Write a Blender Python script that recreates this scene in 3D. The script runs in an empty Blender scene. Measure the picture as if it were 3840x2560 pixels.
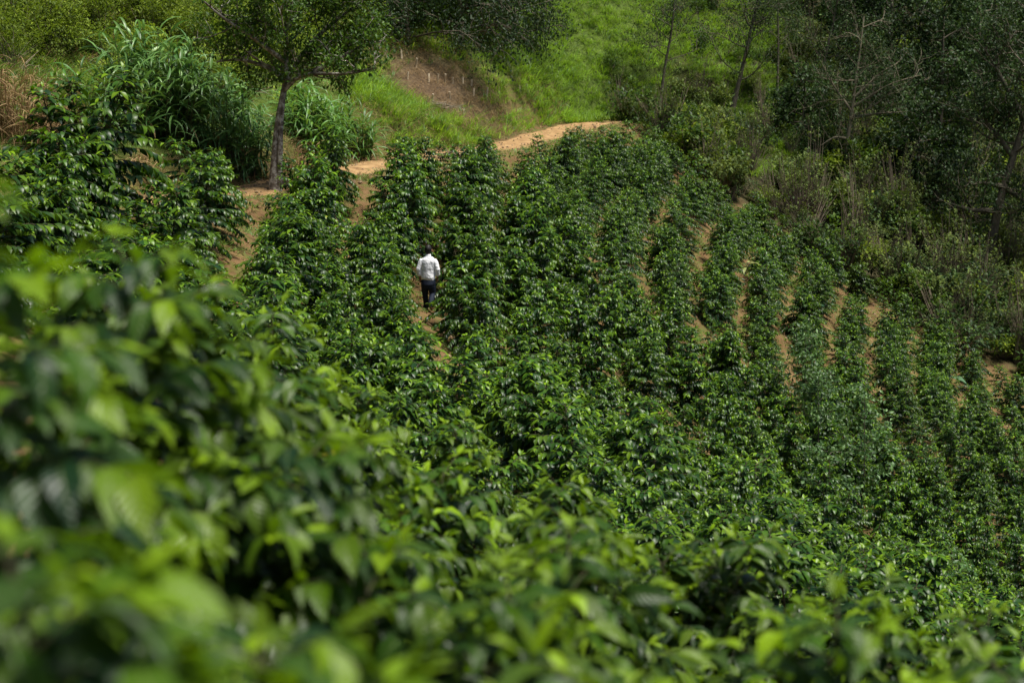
import bpy, math, random
import numpy as np
from mathutils import Vector, Matrix, noise as mnoise

random.seed(7)
rng = np.random.default_rng(11)
scene = bpy.context.scene
col = scene.collection
R = math.radians

# ------------------------------------------------------------------ camera, sky, sun, exposure
PITCH, LENS = R(10.0), 70.0
FPX = LENS / 36.0 * 3840.0            # focal length in photograph pixels
cam_d = bpy.data.cameras.new('camera')
cam = bpy.data.objects.new('camera', cam_d)
col.objects.link(cam)
cam.location = (0, 0, 0)
cam.rotation_euler = (R(90) - PITCH, 0, 0)
cam_d.lens = LENS
cam_d.sensor_width = 36.0
cam_d.clip_start = 0.1
cam_d.clip_end = 2000
cam_d.dof.use_dof = True
cam_d.dof.focus_distance = 50.0
cam_d.dof.aperture_fstop = 2.1
cam_d.dof.aperture_blades = 9
scene.camera = cam

SUN_EL, SUN_AZ = 72.0, 104.0          # azimuth clockwise from +Y (away from the camera)
world = bpy.data.worlds.new('World')
scene.world = world
world.use_nodes = True
nt = world.node_tree
nt.nodes.clear()
sky = nt.nodes.new('ShaderNodeTexSky')
sky.sky_type = 'NISHITA'
sky.sun_disc = False
sky.sun_elevation = R(SUN_EL)
sky.sun_rotation = R(SUN_AZ)
sky.altitude = 1200
sky.air_density = 1.0
sky.dust_density = 3.5
sky.ozone_density = 1.0
bgn = nt.nodes.new('ShaderNodeBackground')
bgn.inputs['Strength'].default_value = 0.05
wout = nt.nodes.new('ShaderNodeOutputWorld')
nt.links.new(sky.outputs[0], bgn.inputs[0])
nt.links.new(bgn.outputs[0], wout.inputs[0])

sun_d = bpy.data.lights.new('sun', 'SUN')
sun_d.energy = 5.0
sun_d.angle = R(18.0)
sun_d.color = (1.0, 0.955, 0.87)
sun = bpy.data.objects.new('sun', sun_d)
col.objects.link(sun)
sdir = Vector((math.sin(R(SUN_AZ)) * math.cos(R(SUN_EL)), math.cos(R(SUN_AZ)) * math.cos(R(SUN_EL)), math.sin(R(SUN_EL))))
sun.rotation_euler = (-sdir).to_track_quat('-Z', 'Y').to_euler()
sun.location = (0, 40, 60)

vs = scene.view_settings
vs.view_transform = 'Standard'
vs.look = 'None'
vs.gamma = 1.0
vs.exposure = 0.64
vs.use_curve_mapping = False
scene.render.engine = 'CYCLES'
cy = scene.cycles
cy.max_bounces = 6
cy.diffuse_bounces = 3
cy.glossy_bounces = 2
cy.transmission_bounces = 3
cy.transparent_max_bounces = 4
cy.caustics_reflective = False
cy.caustics_refractive = False
cy.use_denoising = True

CP, SP = math.cos(PITCH), math.sin(PITCH)


def unproj(u, v, d):
    a, b = (u - 1920.0) / FPX, (v - 1280.0) / FPX
    return np.array((d * a, d * (CP - b * SP), d * (-SP - b * CP)))


def proj(p):
    x, y, z = p
    d = y * CP - z * SP
    b = -(y * SP + z * CP) / d
    return 1920 + FPX * x / d, 1280 + FPX * b, d


# ------------------------------------------------------------------ helpers
def tag(o, label=None, cat=None, group=None, kind=None):
    if label: o['label'] = label
    if cat: o['category'] = cat
    if group: o['group'] = group
    if kind: o['kind'] = kind
    return o


def empty(name, loc=(0, 0, 0), rz=0.0, s=1.0):
    o = bpy.data.objects.new(name, None)
    o.empty_display_size = 0.2
    col.objects.link(o)
    o.location = loc
    o.rotation_euler = (0, 0, rz)
    o.scale = (s, s, s)
    return o


def link(name, me, parent=None, loc=None):
    o = bpy.data.objects.new(name, me)
    col.objects.link(o)
    if parent is not None: o.parent = parent
    if loc is not None: o.location = loc
    return o


def np_mesh(name, verts, faces, mat, attr=None, smooth=True):
    """faces: (n,4) or (n,3) int array, or list of such arrays"""
    if not isinstance(faces, list): faces = [faces]
    faces = [f for f in faces if len(f)]
    me = bpy.data.meshes.new(name)
    verts = np.asarray(verts, dtype=np.float32)
    me.vertices.add(len(verts))
    me.vertices.foreach_set('co', verts.ravel())
    loops = np.concatenate([f.ravel() for f in faces]).astype(np.int32)
    sizes = np.concatenate([np.full(len(f), f.shape[1]) for f in faces]).astype(np.int32)
    starts = np.concatenate(([0], np.cumsum(sizes)[:-1])).astype(np.int32)
    me.loops.add(len(loops))
    me.loops.foreach_set('vertex_index', loops)
    me.polygons.add(len(sizes))
    me.polygons.foreach_set('loop_start', starts)
    me.polygons.foreach_set('loop_total', sizes)
    me.polygons.foreach_set('use_smooth', np.full(len(sizes), smooth))
    if attr is not None:
        for k, arr in attr.items():
            a = me.attributes.new(k, 'FLOAT_COLOR', 'POINT')
            a.data.foreach_set('color', np.asarray(arr, dtype=np.float32).ravel())
    me.update()
    me.validate()
    if mat: me.materials.append(mat)
    return me


def nrm(a):
    return a / np.maximum(np.linalg.norm(a, axis=-1, keepdims=True), 1e-9)


def prof_leaf(t):
    return np.power(np.maximum(np.sin(np.pi * np.power(t, 0.80)), 0), 1.05)


def prof_blade(t):
    return np.minimum(1, 0.35 + t * 4) * np.power(np.maximum(1 - t, 0), 0.6)


def leaf_geo(P, F, L, W, droop, fold=0.25, nseg=3, prof=prof_leaf, rnd=None, young=None, up=None, wavy=0.0, twist=None):
    """vectorised curved, folded leaves: returns verts, quads, leaf attribute (rand, young, t, s)"""
    n = len(P)
    P = np.asarray(P, float); F = nrm(np.asarray(F, float))
    L = np.broadcast_to(np.asarray(L, float), (n,)); W = np.broadcast_to(np.asarray(W, float), (n,))
    droop = np.broadcast_to(np.asarray(droop, float), (n,))
    upv = np.tile(np.array((0, 0, 1.0)), (n, 1)) if up is None else np.asarray(up, float)
    S = np.cross(F, upv)
    bad = np.linalg.norm(S, axis=1) < 1e-3
    S[bad] = (1, 0, 0)
    S = nrm(S)
    N = np.cross(S, F)
    if twist is not None:
        c, s_ = np.cos(twist)[:, None], np.sin(twist)[:, None]
        S, N = S * c + N * s_, N * c - S * s_
    ts = np.linspace(0, 1, nseg + 1)
    w = prof(ts); w[0] = max(w[0], 0.06); w[-1] = 0.03
    V = np.zeros((n, nseg + 1, 3, 3))
    pos = P.copy()
    for k, t in enumerate(ts):
        th = droop * t
        if k:
            tm = droop * (t + ts[k - 1]) / 2
            pos = pos + (F * np.cos(tm)[:, None] - N * np.sin(tm)[:, None]) * (L / nseg)[:, None]
        Nk = N * np.cos(th)[:, None] + F * np.sin(th)[:, None]
        hw = (W * 0.5 * w[k])[:, None]
        wv = wavy * np.sin(k * 2.4 + np.arange(n) * 1.7)[:, None] * hw
        V[:, k, 1] = pos
        V[:, k, 0] = pos - S * hw + Nk * (hw * fold + wv)
        V[:, k, 2] = pos + S * hw + Nk * (hw * fold - wv)
    verts = V.reshape(-1, 3)
    m = 3 * (nseg + 1)
    q = []
    for k in range(nseg):
        a = 3 * k
        q += [(a, a + 1, a + 4, a + 3), (a + 1, a + 2, a + 5, a + 4)]
    quads = (np.arange(n)[:, None, None] * m + np.array(q)[None]).reshape(-1, 4)
    at = np.zeros((n, nseg + 1, 3, 4))
    at[..., 0] = (rng.random(n) if rnd is None else rnd)[:, None, None]
    at[..., 1] = (np.zeros(n) if young is None else young)[:, None, None]
    at[..., 2] = ts[None, :, None]
    at[..., 3] = np.array((0, 0.5, 1.0))[None, None]
    return verts, quads, at.reshape(-1, 4)


def tube_geo(paths, n=5):
    """paths: list of (pts (k,3), radii (k,)) -> verts, quads"""
    VV, QQ, off = [], [], 0
    ang = np.linspace(0, 2 * np.pi, n, endpoint=False)
    for pts, rad in paths:
        pts = np.asarray(pts, float); k = len(pts)
        T = nrm(np.gradient(pts, axis=0))
        ref = np.array((1.0, 0.13, 0.05)) if abs(T[0][2]) > 0.7 else np.array((0, 0, 1.0))
        A = nrm(np.cross(T, ref)); B = np.cross(T, A)
        ring = pts[:, None] + (A[:, None] * np.cos(ang)[None, :, None] + B[:, None] * np.sin(ang)[None, :, None]) * np.asarray(rad, float)[:, None, None]
        VV.append(ring.reshape(-1, 3))
        i = np.arange(k - 1)[:, None] * n; j = np.arange(n)[None]; j2 = (j + 1) % n
        QQ.append(np.stack([i + j, i + j2, i + n + j2, i + n + j], -1).reshape(-1, 4) + off)
        off += k * n
    return np.concatenate(VV), np.concatenate(QQ)


def join_geo(parts):
    vs_, qs_, as_, off = [], [], [], 0
    for v, q, a in parts:
        vs_.append(v); qs_.append(q + off); as_.append(a); off += len(v)
    return np.concatenate(vs_), np.concatenate(qs_), np.concatenate(as_)


# ------------------------------------------------------------------ materials
def new_mat(name):
    m = bpy.data.materials.new(name); m.use_nodes = True
    n = m.node_tree; n.nodes.clear()
    out = n.nodes.new('ShaderNodeOutputMaterial')
    return m, n, out


def ramp(n, stops, fac, interp='LINEAR'):
    r = n.nodes.new('ShaderNodeValToRGB'); r.color_ramp.interpolation = interp
    e = r.color_ramp.elements
    while len(e) < len(stops): e.new(0.5)
    for x, (p, c) in zip(e, stops): x.position = p; x.color = (*c, 1)
    n.links.new(fac, r.inputs[0])
    return r.outputs[0]


def mix(n, a, b, fac, mode='MIX'):
    x = n.nodes.new('ShaderNodeMix'); x.data_type = 'RGBA'; x.blend_type = mode
    for s, val in ((x.inputs[6], a), (x.inputs[7], b), (x.inputs[0], fac)):
        if isinstance(val, bpy.types.NodeSocket): n.links.new(val, s)
        elif isinstance(val, (int, float)): s.default_value = val
        else: s.default_value = (*val, 1)
    return x.outputs[2]


def math_n(n, op, a, b=0.0):
    x = n.nodes.new('ShaderNodeMath'); x.operation = op
    for s, val in ((x.inputs[0], a), (x.inputs[1], b)):
        if isinstance(val, bpy.types.NodeSocket): n.links.new(val, s)
        else: s.default_value = val
    return x.outputs[0]


def noise_n(n, scale, detail=4, rough=0.6, vec=None):
    x = n.nodes.new('ShaderNodeTexNoise'); x.inputs['Scale'].default_value = scale
    x.inputs['Detail'].default_value = detail; x.inputs['Roughness'].default_value = rough
    if vec is None:
        g = n.nodes.new('ShaderNodeNewGeometry'); vec = g.outputs['Position']
    n.links.new(vec, x.inputs['Vector'])
    return x.outputs['Fac']


def leaf_mat(name, old, mid, young, rough=0.35, trans=0.3, tcol=(0.16, 0.30, 0.02), spec=0.5, veins=False, dry=None, obvar=0.25):
    m, n, out = new_mat(name)
    a = n.nodes.new('ShaderNodeAttribute'); a.attribute_name = 'leaf'
    sep = n.nodes.new('ShaderNodeSeparateColor'); n.links.new(a.outputs['Color'], sep.inputs[0])
    rnd, yng, tt = sep.outputs[0], sep.outputs[1], sep.outputs[2]
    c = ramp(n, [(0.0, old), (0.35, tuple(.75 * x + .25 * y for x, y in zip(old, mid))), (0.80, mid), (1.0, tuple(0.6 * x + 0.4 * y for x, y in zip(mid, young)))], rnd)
    if dry is not None:
        d = math_n(n, 'GREATER_THAN', rnd, 1 - dry[0])
        c = mix(n, c, dry[1], d)
    c = mix(n, c, young, yng)
    oi = n.nodes.new('ShaderNodeObjectInfo')
    hv = n.nodes.new('ShaderNodeHueSaturation')
    n.links.new(c, hv.inputs['Color'])
    v = math_n(n, 'ADD', math_n(n, 'MULTIPLY', oi.outputs['Random'], 2 * obvar), 1 - obvar)
    n.links.new(v, hv.inputs['Value'])
    c = hv.outputs['Color']
    p = n.nodes.new('ShaderNodeBsdfPrincipled')
    if veins:
        s = a.outputs['Alpha']
        ds = math_n(n, 'ABSOLUTE', math_n(n, 'SUBTRACT', s, 0.5))
        rib = math_n(n, 'LESS_THAN', ds, 0.022)
        wv = math_n(n, 'SINE', math_n(n, 'MULTIPLY', math_n(n, 'SUBTRACT', tt, math_n(n, 'MULTIPLY', ds, 0.35)), 62.0))
        c = mix(n, c, (0.16, 0.22, 0.06), math_n(n, 'MULTIPLY', rib, 0.55))
        bp = n.nodes.new('ShaderNodeBump'); bp.inputs['Strength'].default_value = 0.35; bp.inputs['Distance'].default_value = 0.004
        n.links.new(wv, bp.inputs['Height']); n.links.new(bp.outputs[0], p.inputs['Normal'])
    n.links.new(c, p.inputs['Base Color'])
    p.inputs['Roughness'].default_value = rough
    p.inputs['Specular IOR Level'].default_value = spec
    t = n.nodes.new('ShaderNodeBsdfTranslucent')
    n.links.new(mix(n, mix(n, c, tcol, 0.55), (1, 1, 1), 0.0), t.inputs['Color'])
    mx = n.nodes.new('ShaderNodeMixShader'); mx.inputs[0].default_value = trans
    n.links.new(p.outputs[0], mx.inputs[1]); n.links.new(t.outputs[0], mx.inputs[2])
    n.links.new(mx.outputs[0], out.inputs[0])
    return m


def simple_mat(name, stops, scale=6.0, rough=0.85, bump=0.3, dist=0.02, detail=6, spec=0.3, objspace=True):
    m, n, out = new_mat(name)
    vec = None
    if objspace:
        tc = n.nodes.new('ShaderNodeTexCoord'); vec = tc.outputs['Object']
    f = noise_n(n, scale, detail, 0.65, vec)
    p = n.nodes.new('ShaderNodeBsdfPrincipled')
    n.links.new(ramp(n, stops, f), p.inputs['Base Color'])
    p.inputs['Roughness'].default_value = rough
    p.inputs['Specular IOR Level'].default_value = spec
    b = n.nodes.new('ShaderNodeBump'); b.inputs['Strength'].default_value = bump; b.inputs['Distance'].default_value = dist
    n.links.new(f, b.inputs['Height']); n.links.new(b.outputs[0], p.inputs['Normal'])
    n.links.new(p.outputs[0], out.inputs[0])
    return m


M = {}
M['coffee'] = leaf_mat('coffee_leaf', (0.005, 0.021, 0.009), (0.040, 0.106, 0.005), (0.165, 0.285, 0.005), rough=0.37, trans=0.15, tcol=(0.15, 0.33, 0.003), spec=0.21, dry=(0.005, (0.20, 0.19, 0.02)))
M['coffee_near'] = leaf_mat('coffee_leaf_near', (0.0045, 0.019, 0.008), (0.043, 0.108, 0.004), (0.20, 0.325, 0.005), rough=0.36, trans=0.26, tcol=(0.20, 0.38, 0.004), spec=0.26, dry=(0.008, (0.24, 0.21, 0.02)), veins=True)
M['napier'] = leaf_mat('napier_leaf', (0.055, 0.135, 0.035), (0.115, 0.235, 0.055), (0.20, 0.32, 0.06), rough=0.42, trans=0.25, tcol=(0.14, 0.28, 0.03), dry=(0.06, (0.36, 0.25, 0.10)))
M['napier_light'] = leaf_mat('napier_light_leaf', (0.05, 0.14, 0.02), (0.10, 0.24, 0.04), (0.20, 0.33, 0.07), rough=0.45, trans=0.3, tcol=(0.25, 0.40, 0.03), dry=(0.06, (0.42, 0.32, 0.15)))
M['straw'] = leaf_mat('dry_straw', (0.16, 0.10, 0.045), (0.34, 0.23, 0.11), (0.45, 0.34, 0.18), rough=0.75, trans=0.2, tcol=(0.4, 0.28, 0.1), spec=0.2)
M['tree_leaf'] = leaf_mat('shade_tree_leaf', (0.014, 0.038, 0.005), (0.045, 0.100, 0.010), (0.12, 0.20, 0.014), rough=0.45, trans=0.25, tcol=(0.2, 0.34, 0.02), spec=0.2)
M['dark_leaf'] = leaf_mat('dark_tree_leaf', (0.006, 0.018, 0.005), (0.018, 0.045, 0.009), (0.05, 0.11, 0.012), rough=0.5, trans=0.15, tcol=(0.08, 0.15, 0.02), spec=0.2)
M['forest_leaf'] = leaf_mat('forest_leaf', (0.010, 0.028, 0.008), (0.030, 0.066, 0.014), (0.085, 0.15, 0.02), rough=0.5, trans=0.2, tcol=(0.10, 0.17, 0.04), spec=0.2)
M['pale_leaf'] = leaf_mat('pale_leaf', (0.032, 0.082, 0.020), (0.070, 0.160, 0.034), (0.16, 0.29, 0.06), rough=0.5, trans=0.25, tcol=(0.2, 0.34, 0.08))
M['bush_leaf'] = leaf_mat('wild_bush_leaf', (0.050, 0.088, 0.009), (0.135, 0.20, 0.016), (0.28, 0.33, 0.025), rough=0.55, trans=0.3, tcol=(0.26, 0.38, 0.02), spec=0.2, obvar=0.4)
M['olive'] = leaf_mat('olive_scrub_leaf', (0.030, 0.056, 0.012), (0.085, 0.125, 0.026), (0.17, 0.21, 0.04), rough=0.6, trans=0.25, tcol=(0.2, 0.26, 0.03), spec=0.2, obvar=0.4)
M['grass'] = leaf_mat('hill_grass', (0.095, 0.195, 0.010), (0.165, 0.32, 0.016), (0.29, 0.43, 0.03), rough=0.6, trans=0.35, tcol=(0.30, 0.46, 0.02), spec=0.25, obvar=0.3)
M['weed'] = leaf_mat('weed_leaf', (0.045, 0.10, 0.015), (0.10, 0.19, 0.03), (0.2, 0.30, 0.05), rough=0.55, trans=0.3, tcol=(0.25, 0.38, 0.03), obvar=0.3)
M['stem'] = simple_mat('coffee_stem', [(0.3, (0.035, 0.032, 0.016)), (0.7, (0.085, 0.080, 0.040))], 30)
M['bark'] = simple_mat('lichen_bark', [(0.35, (0.07, 0.056, 0.044)), (0.48, (0.15, 0.125, 0.10)), (0.56, (0.33, 0.31, 0.27)), (0.75, (0.46, 0.44, 0.40))], 5.5, 0.9, 0.9, 0.04)
M['grey_bark'] = simple_mat('grey_bark', [(0.3, (0.06, 0.052, 0.035)), (0.7, (0.14, 0.122, 0.085))], 4, 0.9, 0.6, 0.03)
M['pale_bark'] = simple_mat('pale_bark', [(0.3, (0.10, 0.085, 0.055)), (0.7, (0.22, 0.19, 0.13))], 4, 0.9, 0.5, 0.03)
M['twig'] = simple_mat('bare_twig', [(0.3, (0.12, 0.09, 0.06)), (0.7, (0.26, 0.21, 0.15))], 8)
M['stump'] = simple_mat('cut_wood', [(0.3, (0.42, 0.34, 0.22)), (0.7, (0.62, 0.54, 0.40))], 12)

# ------------------------------------------------------------------ terrain (thin-plate surface through measured ground points)
FG = [  # foreground shrubs: u, v of top, depth, height
    (40, 530, 4.4, 1.5), (700, 1640, 3.1, 1.35), (560, 960, 7.8, 1.7), (1020, 1110, 15, 1.8),
    (1310, 1350, 18.5, 1.85), (1760, 1560, 19.5, 1.85), (2160, 1730, 17.0, 1.8), (2620, 1950, 13.0, 1.75),
    (3080, 2110, 11.5, 1.7), (3540, 2290, 11.5, 1.7), (3900, 2420, 11.0, 1.7),
    (1500, 1900, 6.2, 1.6), (2250, 2010, 6.8, 1.6), (2900, 2180, 6.0, 1.6), (3620, 2400, 6.6, 1.6),
    (950, 1560, 6.4, 1.6), (1180, 2150, 3.6, 1.4), (2350, 2420, 4.2, 1.4), (180, 1330, 5.6, 1.6), (60, 2050, 3.3, 1.4), (250, 850, 6.0, 1.6), (860, 1280, 10.5, 1.7), (1230, 1560, 11.5, 1.7), (1620, 1730, 12.0, 1.7), (2010, 1850, 11.0, 1.7),
]
CT = [(1605, 1180, 53, 0), (1900, 1500, 38, 1), (2200, 1650, 40, 1), (2600, 1950, 42, 1.2), (3200, 2100, 50, 1), (3750, 2330, 46, 1.2),
      (1300, 1150, 45, 1), (2300, 1250, 53, 1), (2800, 1650, 56, 1), (3400, 1850, 58, 1), (3800, 1900, 61, 1),
      (2200, 800, 64, 1), (2600, 1100, 65, 1), (3100, 1450, 66, 1), (3600, 1600, 67, 1),
      (2500, 650, 77, 1), (2900, 950, 77, 1), (3300, 1250, 77, 1), (3750, 1500, 76, 1),
      (870, 730, 57, 0), (1350, 630, 63, 0), (1650, 590, 70, 0), (1900, 555, 78, 0), (2200, 468, 92, 0), (560, 755, 53.5, 0), (100, 765, 49.5, 0), (330, 790, 46, 0), (100, 830, 43, 0),
      (1220, 800, 57, 0), (760, 800, 49, 0), (1580, 700, 61, 0), (1790, 740, 64, 0),
      (700, 545, 60, 0), (300, 540, 56.5, 0), (0, 520, 54.5, 0), (1250, 500, 66, 0), (300, 170, 66, 0.5), (900, 110, 70, 0.5), (1250, 200, 74, 0.5), (0, 150, 63, 0.5),
      (1600, 420, 79, 0), (1600, 210, 84, 0), (1800, 440, 82, 0), (1750, 80, 89, 0), (2150, 300, 97, 0), (2200, 100, 101, 0), (2300, -50, 105, 0), (1700, -50, 92, 0),
      (2500, 385, 99, 0), (2750, 400, 101, 0), (3060, 460, 102, 0), (3180, 580, 98, 0), (3700, 900, 96, 0),
      (2400, 480, 92, 0.3), (2700, 720, 88, 0.5), (3150, 1010, 86, 0.5), (3500, 1230, 84, 0.5), (3840, 1400, 82, 0.5),
      (2900, 100, 112, 0), (3500, 150, 114, 0), (3840, 450, 108, 0), (3400, 600, 102, 0), (2600, 150, 106, 0)]
cp = [unproj(u, v, d) - np.array((0, 0, h)) for u, v, d, h in CT]
cp += [unproj(u, v, d) - np.array((0, 0, h)) for u, v, d, h in FG]
cp += [np.array(p, float) for p in ((-2.0, 44, -9.1), (-1.4, 39, -9.2), (-1, 25, -7.7), (5, 25, -9.8), (-5.5, 25, -6.2), (-12, 25, -3.4), (-12.5, 38, -4.2), (-9.3, 41, -5.5), (-8.5, 35, -5.9), (-20, 42, -1), (-7, 12, -0.8), (6, 12, -7.2),
                                    (0, 0, -2.0), (-3, 0, -0.6), (4, 0, -4.2), (0, -8, -1.5), (12, 20, -12.5), (20, 40, -17), (25, 60, -18.5), (0, 128, 14), (-25, 90, 9), (-45, 80, 18), (25, 140, 14), (55, 130, 3), (60, 90, -10),
                                    (45, 60, -18), (-30, 60, 7), (-25, 20, 5), (40, 20, -22), (0, 160, 26), (50, 170, 20), (-50, 130, 32))]
cp = np.array(cp)


def tps_fit(xy, z, lam):
    n = len(xy)
    r2 = ((xy[:, None] - xy[None]) ** 2).sum(-1)
    K = 0.5 * r2 * np.log(r2 + 1e-9)
    A = np.zeros((n + 3, n + 3)); A[:n, :n] = K + lam * np.eye(n)
    A[:n, n] = 1; A[:n, n + 1:] = xy; A[n, :n] = 1; A[n + 1:, :n] = xy.T
    return np.linalg.solve(A, np.concatenate([z, np.zeros(3)]))


TX = cp[:, :2]
TC = tps_fit(TX, cp[:, 2], 4.0)
TRK = np.array([unproj(*t) for t in ((-150, 770, 47.5), (100, 765, 49.5), (330, 760, 51.5), (560, 755, 53.5), (870, 732, 56.8), (1120, 680, 60), (1350, 632, 63.5), (1650, 585, 70), (1900, 552, 78), (2060, 505, 85), (2200, 468, 92))])
TRK = np.vstack([TRK, TRK[-1] + (2.5, 5, 0.05), TRK[-1] + (6, 9, 0.2)])
_tt = np.linspace(0, 1, 140); _k = np.linspace(0, 1, len(TRK))


def smooth_poly(P, t):
    k = np.linspace(0, 1, len(P))
    Q = np.stack([np.interp(t, k, P[:, i]) for i in range(3)], 1)
    for _ in range(8):
        Q[1:-1] = 0.25 * Q[:-2] + 0.5 * Q[1:-1] + 0.25 * Q[2:]
    return Q


TR = smooth_poly(TRK, _tt)


def ground(xy):
    xy = np.atleast_2d(np.asarray(xy, float))
    out = np.zeros(len(xy))
    for i in range(0, len(xy), 20000):
        q = xy[i:i + 20000]
        r2 = ((q[:, None] - TX[None]) ** 2).sum(-1)
        z = 0.5 * r2 * np.log(r2 + 1e-9) @ TC[:len(TX)] + TC[len(TX)] + q @ TC[len(TX) + 1:]
        d2 = ((q[:, None] - TR[None, :, :2]) ** 2).sum(-1)
        j = d2.argmin(1); d = np.sqrt(d2[np.arange(len(q)), j])
        w = np.clip((d - 1.25) / 1.3, 0, 1); w = w * w * (3 - 2 * w)
        w = np.where(d > 6, 1.0, w)
        out[i:i + 20000] = TR[j, 2] * (1 - w) + z * w
    return out


def gz(x, y):
    return float(ground([(x, y)])[0])


def fbm(x, y, s):
    return (np.sin(x * s + 1.3 * np.sin(y * s * 0.7)) + np.sin(y * s * 1.31 + 1.7 * np.sin(x * s * 0.83 + 2.0)) + 0.5 * np.sin((x + y) * s * 2.3) + 0.5 * np.sin((x - y) * s * 2.9 + 1)) / 3.0


def axis(stops):
    out = []
    for (a, b, st) in stops: out += list(np.arange(a, b, st))
    return np.array(out + [stops[-1][1]])


gx = axis([(-160, -40, 4), (-40, -15, 1), (-15, 28, 0.32), (28, 50, 1), (50, 170, 4)])
gy = axis([(-40, -6, 2), (-6, 24, 0.6), (24, 112, 0.32), (112, 140, 1), (140, 260, 4)])
GX, GY = np.meshgrid(gx, gy)
XY = np.stack([GX.ravel(), GY.ravel()], 1)
# far outside the measured area the slope carries on gently
cl = np.stack([np.clip(XY[:, 0], -50, 60), np.clip(XY[:, 1], -10, 165)], 1)
Z = ground(cl)
Z += 0.22 * (np.maximum(0, -50 - XY[:, 0]) + np.maximum(0, XY[:, 1] - 165)) - 0.10 * np.maximum(0, XY[:, 0] - 60)
dtr = np.sqrt(np.min(((XY[:, None, :] - TR[None, ::3, :2]) ** 2).sum(-1), 1)) if len(XY) < 60000 else np.concatenate([np.sqrt(np.min(((c[:, None, :] - TR[None, ::3, :2]) ** 2).sum(-1), 1)) for c in np.array_split(XY, 12)])
bump_amp = np.where(dtr < 1.6, 0.015, 0.07)
Z += bump_amp * fbm(XY[:, 0], XY[:, 1], 2.1) + bump_amp * 0.5 * fbm(XY[:, 0] + 9, XY[:, 1], 5.7)

# zones of the ground cover: how grassy, how much cut brush, how much leaf mould
trx = lambda y: np.interp(y, TR[:, 1], TR[:, 0])
edge_x = np.array([unproj(u, v, d)[0] for u, v, d in ((2200, 468, 92), (2400, 480, 92), (2700, 720, 88), (3150, 1010, 86), (3500, 1230, 84), (3840, 1400, 82), (4300, 1650, 79))])
edge_y = np.array([unproj(u, v, d)[1] for u, v, d in ((2200, 468, 92), (2400, 480, 92), (2700, 720, 88), (3150, 1010, 86), (3500, 1230, 84), (3840, 1400, 82), (4300, 1650, 79))])


def beyond_edge(x, y):      # metres beyond the plantation's far edge (forest side)
    return y - np.interp(x, edge_x, edge_y)


def uphill_of_track(x, y):  # metres on the uphill side of the track
    return trx(y) - x


CLR = unproj(1620, 310, 82)


def clr(x, y): return np.exp(-(((x - CLR[0]) / 2.6 - (y - CLR[1]) * .12) ** 2 + ((y - CLR[1]) / 4.2) ** 2) ** 1.5)


X_, Y_ = XY[:, 0], XY[:, 1]
up_ = np.where(Y_ < 93, uphill_of_track(X_, Y_), np.maximum(uphill_of_track(X_, Y_), beyond_edge(X_, Y_)))
grassy = np.clip((up_ - 1.4) / 1.8, 0, 1) * np.clip((Y_ - 30) / 10, 0, 1)
cleared = clr(X_, Y_)
mould = np.clip(beyond_edge(X_, Y_) / 3.0, 0, 1) * np.clip((X_ - 6) / 4, 0, 1)
zone = np.stack([grassy, cleared, mould, np.clip(1 - np.abs(dtr - 2.2) / 1.6, 0, 1)], 1)
nxg, nyg = len(gx), len(gy)
ii, jj = np.meshgrid(np.arange(nyg - 1), np.arange(nxg - 1), indexing='ij')
q0 = (ii * nxg + jj).ravel()
gq = np.stack([q0, q0 + 1, q0 + nxg + 1, q0 + nxg], 1)

m, n, out = new_mat('hillside_soil')
at = n.nodes.new('ShaderNodeAttribute'); at.attribute_name = 'zone'
sp_ = n.nodes.new('ShaderNodeSeparateColor'); n.links.new(at.outputs['Color'], sp_.inputs[0])
n1, n2, n3 = noise_n(n, 0.9, 6, 0.6), noise_n(n, 9, 8, 0.7), noise_n(n, 2.6, 5, 0.65)
soil = ramp(n, [(0.30, (0.060, 0.034, 0.016)), (0.50, (0.130, 0.078, 0.034)), (0.68, (0.215, 0.138, 0.066)), (0.85, (0.30, 0.21, 0.115))], n2)
soil = mix(n, soil, ramp(n, [(0.35, (0.095, 0.050, 0.021)), (0.65, (0.25, 0.155, 0.072))], n1), 0.5)
green = ramp(n, [(0.3, (0.035, 0.06, 0.010)), (0.7, (0.10, 0.16, 0.025))], n2)
weedy = ramp(n, [(0.47, (0, 0, 0)), (0.60, (1, 1, 1))], n3)
c = mix(n, soil, green, math_n(n, 'MULTIPLY', weedy, 0.6))
c = mix(n, c, green, math_n(n, 'MULTIPLY', sp_.outputs[0], 0.92))
c = mix(n, c, ramp(n, [(0.3, (0.05, 0.032, 0.020)), (0.6, (0.13, 0.09, 0.055)), (0.75, (0.24, 0.18, 0.12))], n2), sp_.outputs[1])
c = mix(n, c, ramp(n, [(0.3, (0.022, 0.022, 0.010)), (0.7, (0.07, 0.06, 0.028))], n2), sp_.outputs[2])
p = n.nodes.new('ShaderNodeBsdfPrincipled'); n.links.new(c, p.inputs['Base Color']); p.inputs['Roughness'].default_value = 0.95; p.inputs['Specular IOR Level'].default_value = 0.15
b = n.nodes.new('ShaderNodeBump'); b.inputs['Strength'].default_value = 0.8; b.inputs['Distance'].default_value = 0.08
n.links.new(n2, b.inputs['Height']); n.links.new(b.outputs[0], p.inputs['Normal']); n.links.new(p.outputs[0], out.inputs[0])
M['soil'] = m
gme = np_mesh('ground', np.stack([X_, Y_, Z], 1), gq, M['soil'], {'zone': zone})
tag(link('ground', gme), 'ochre soil of the steep hillside under the coffee rows', None, None, 'structure')

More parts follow.
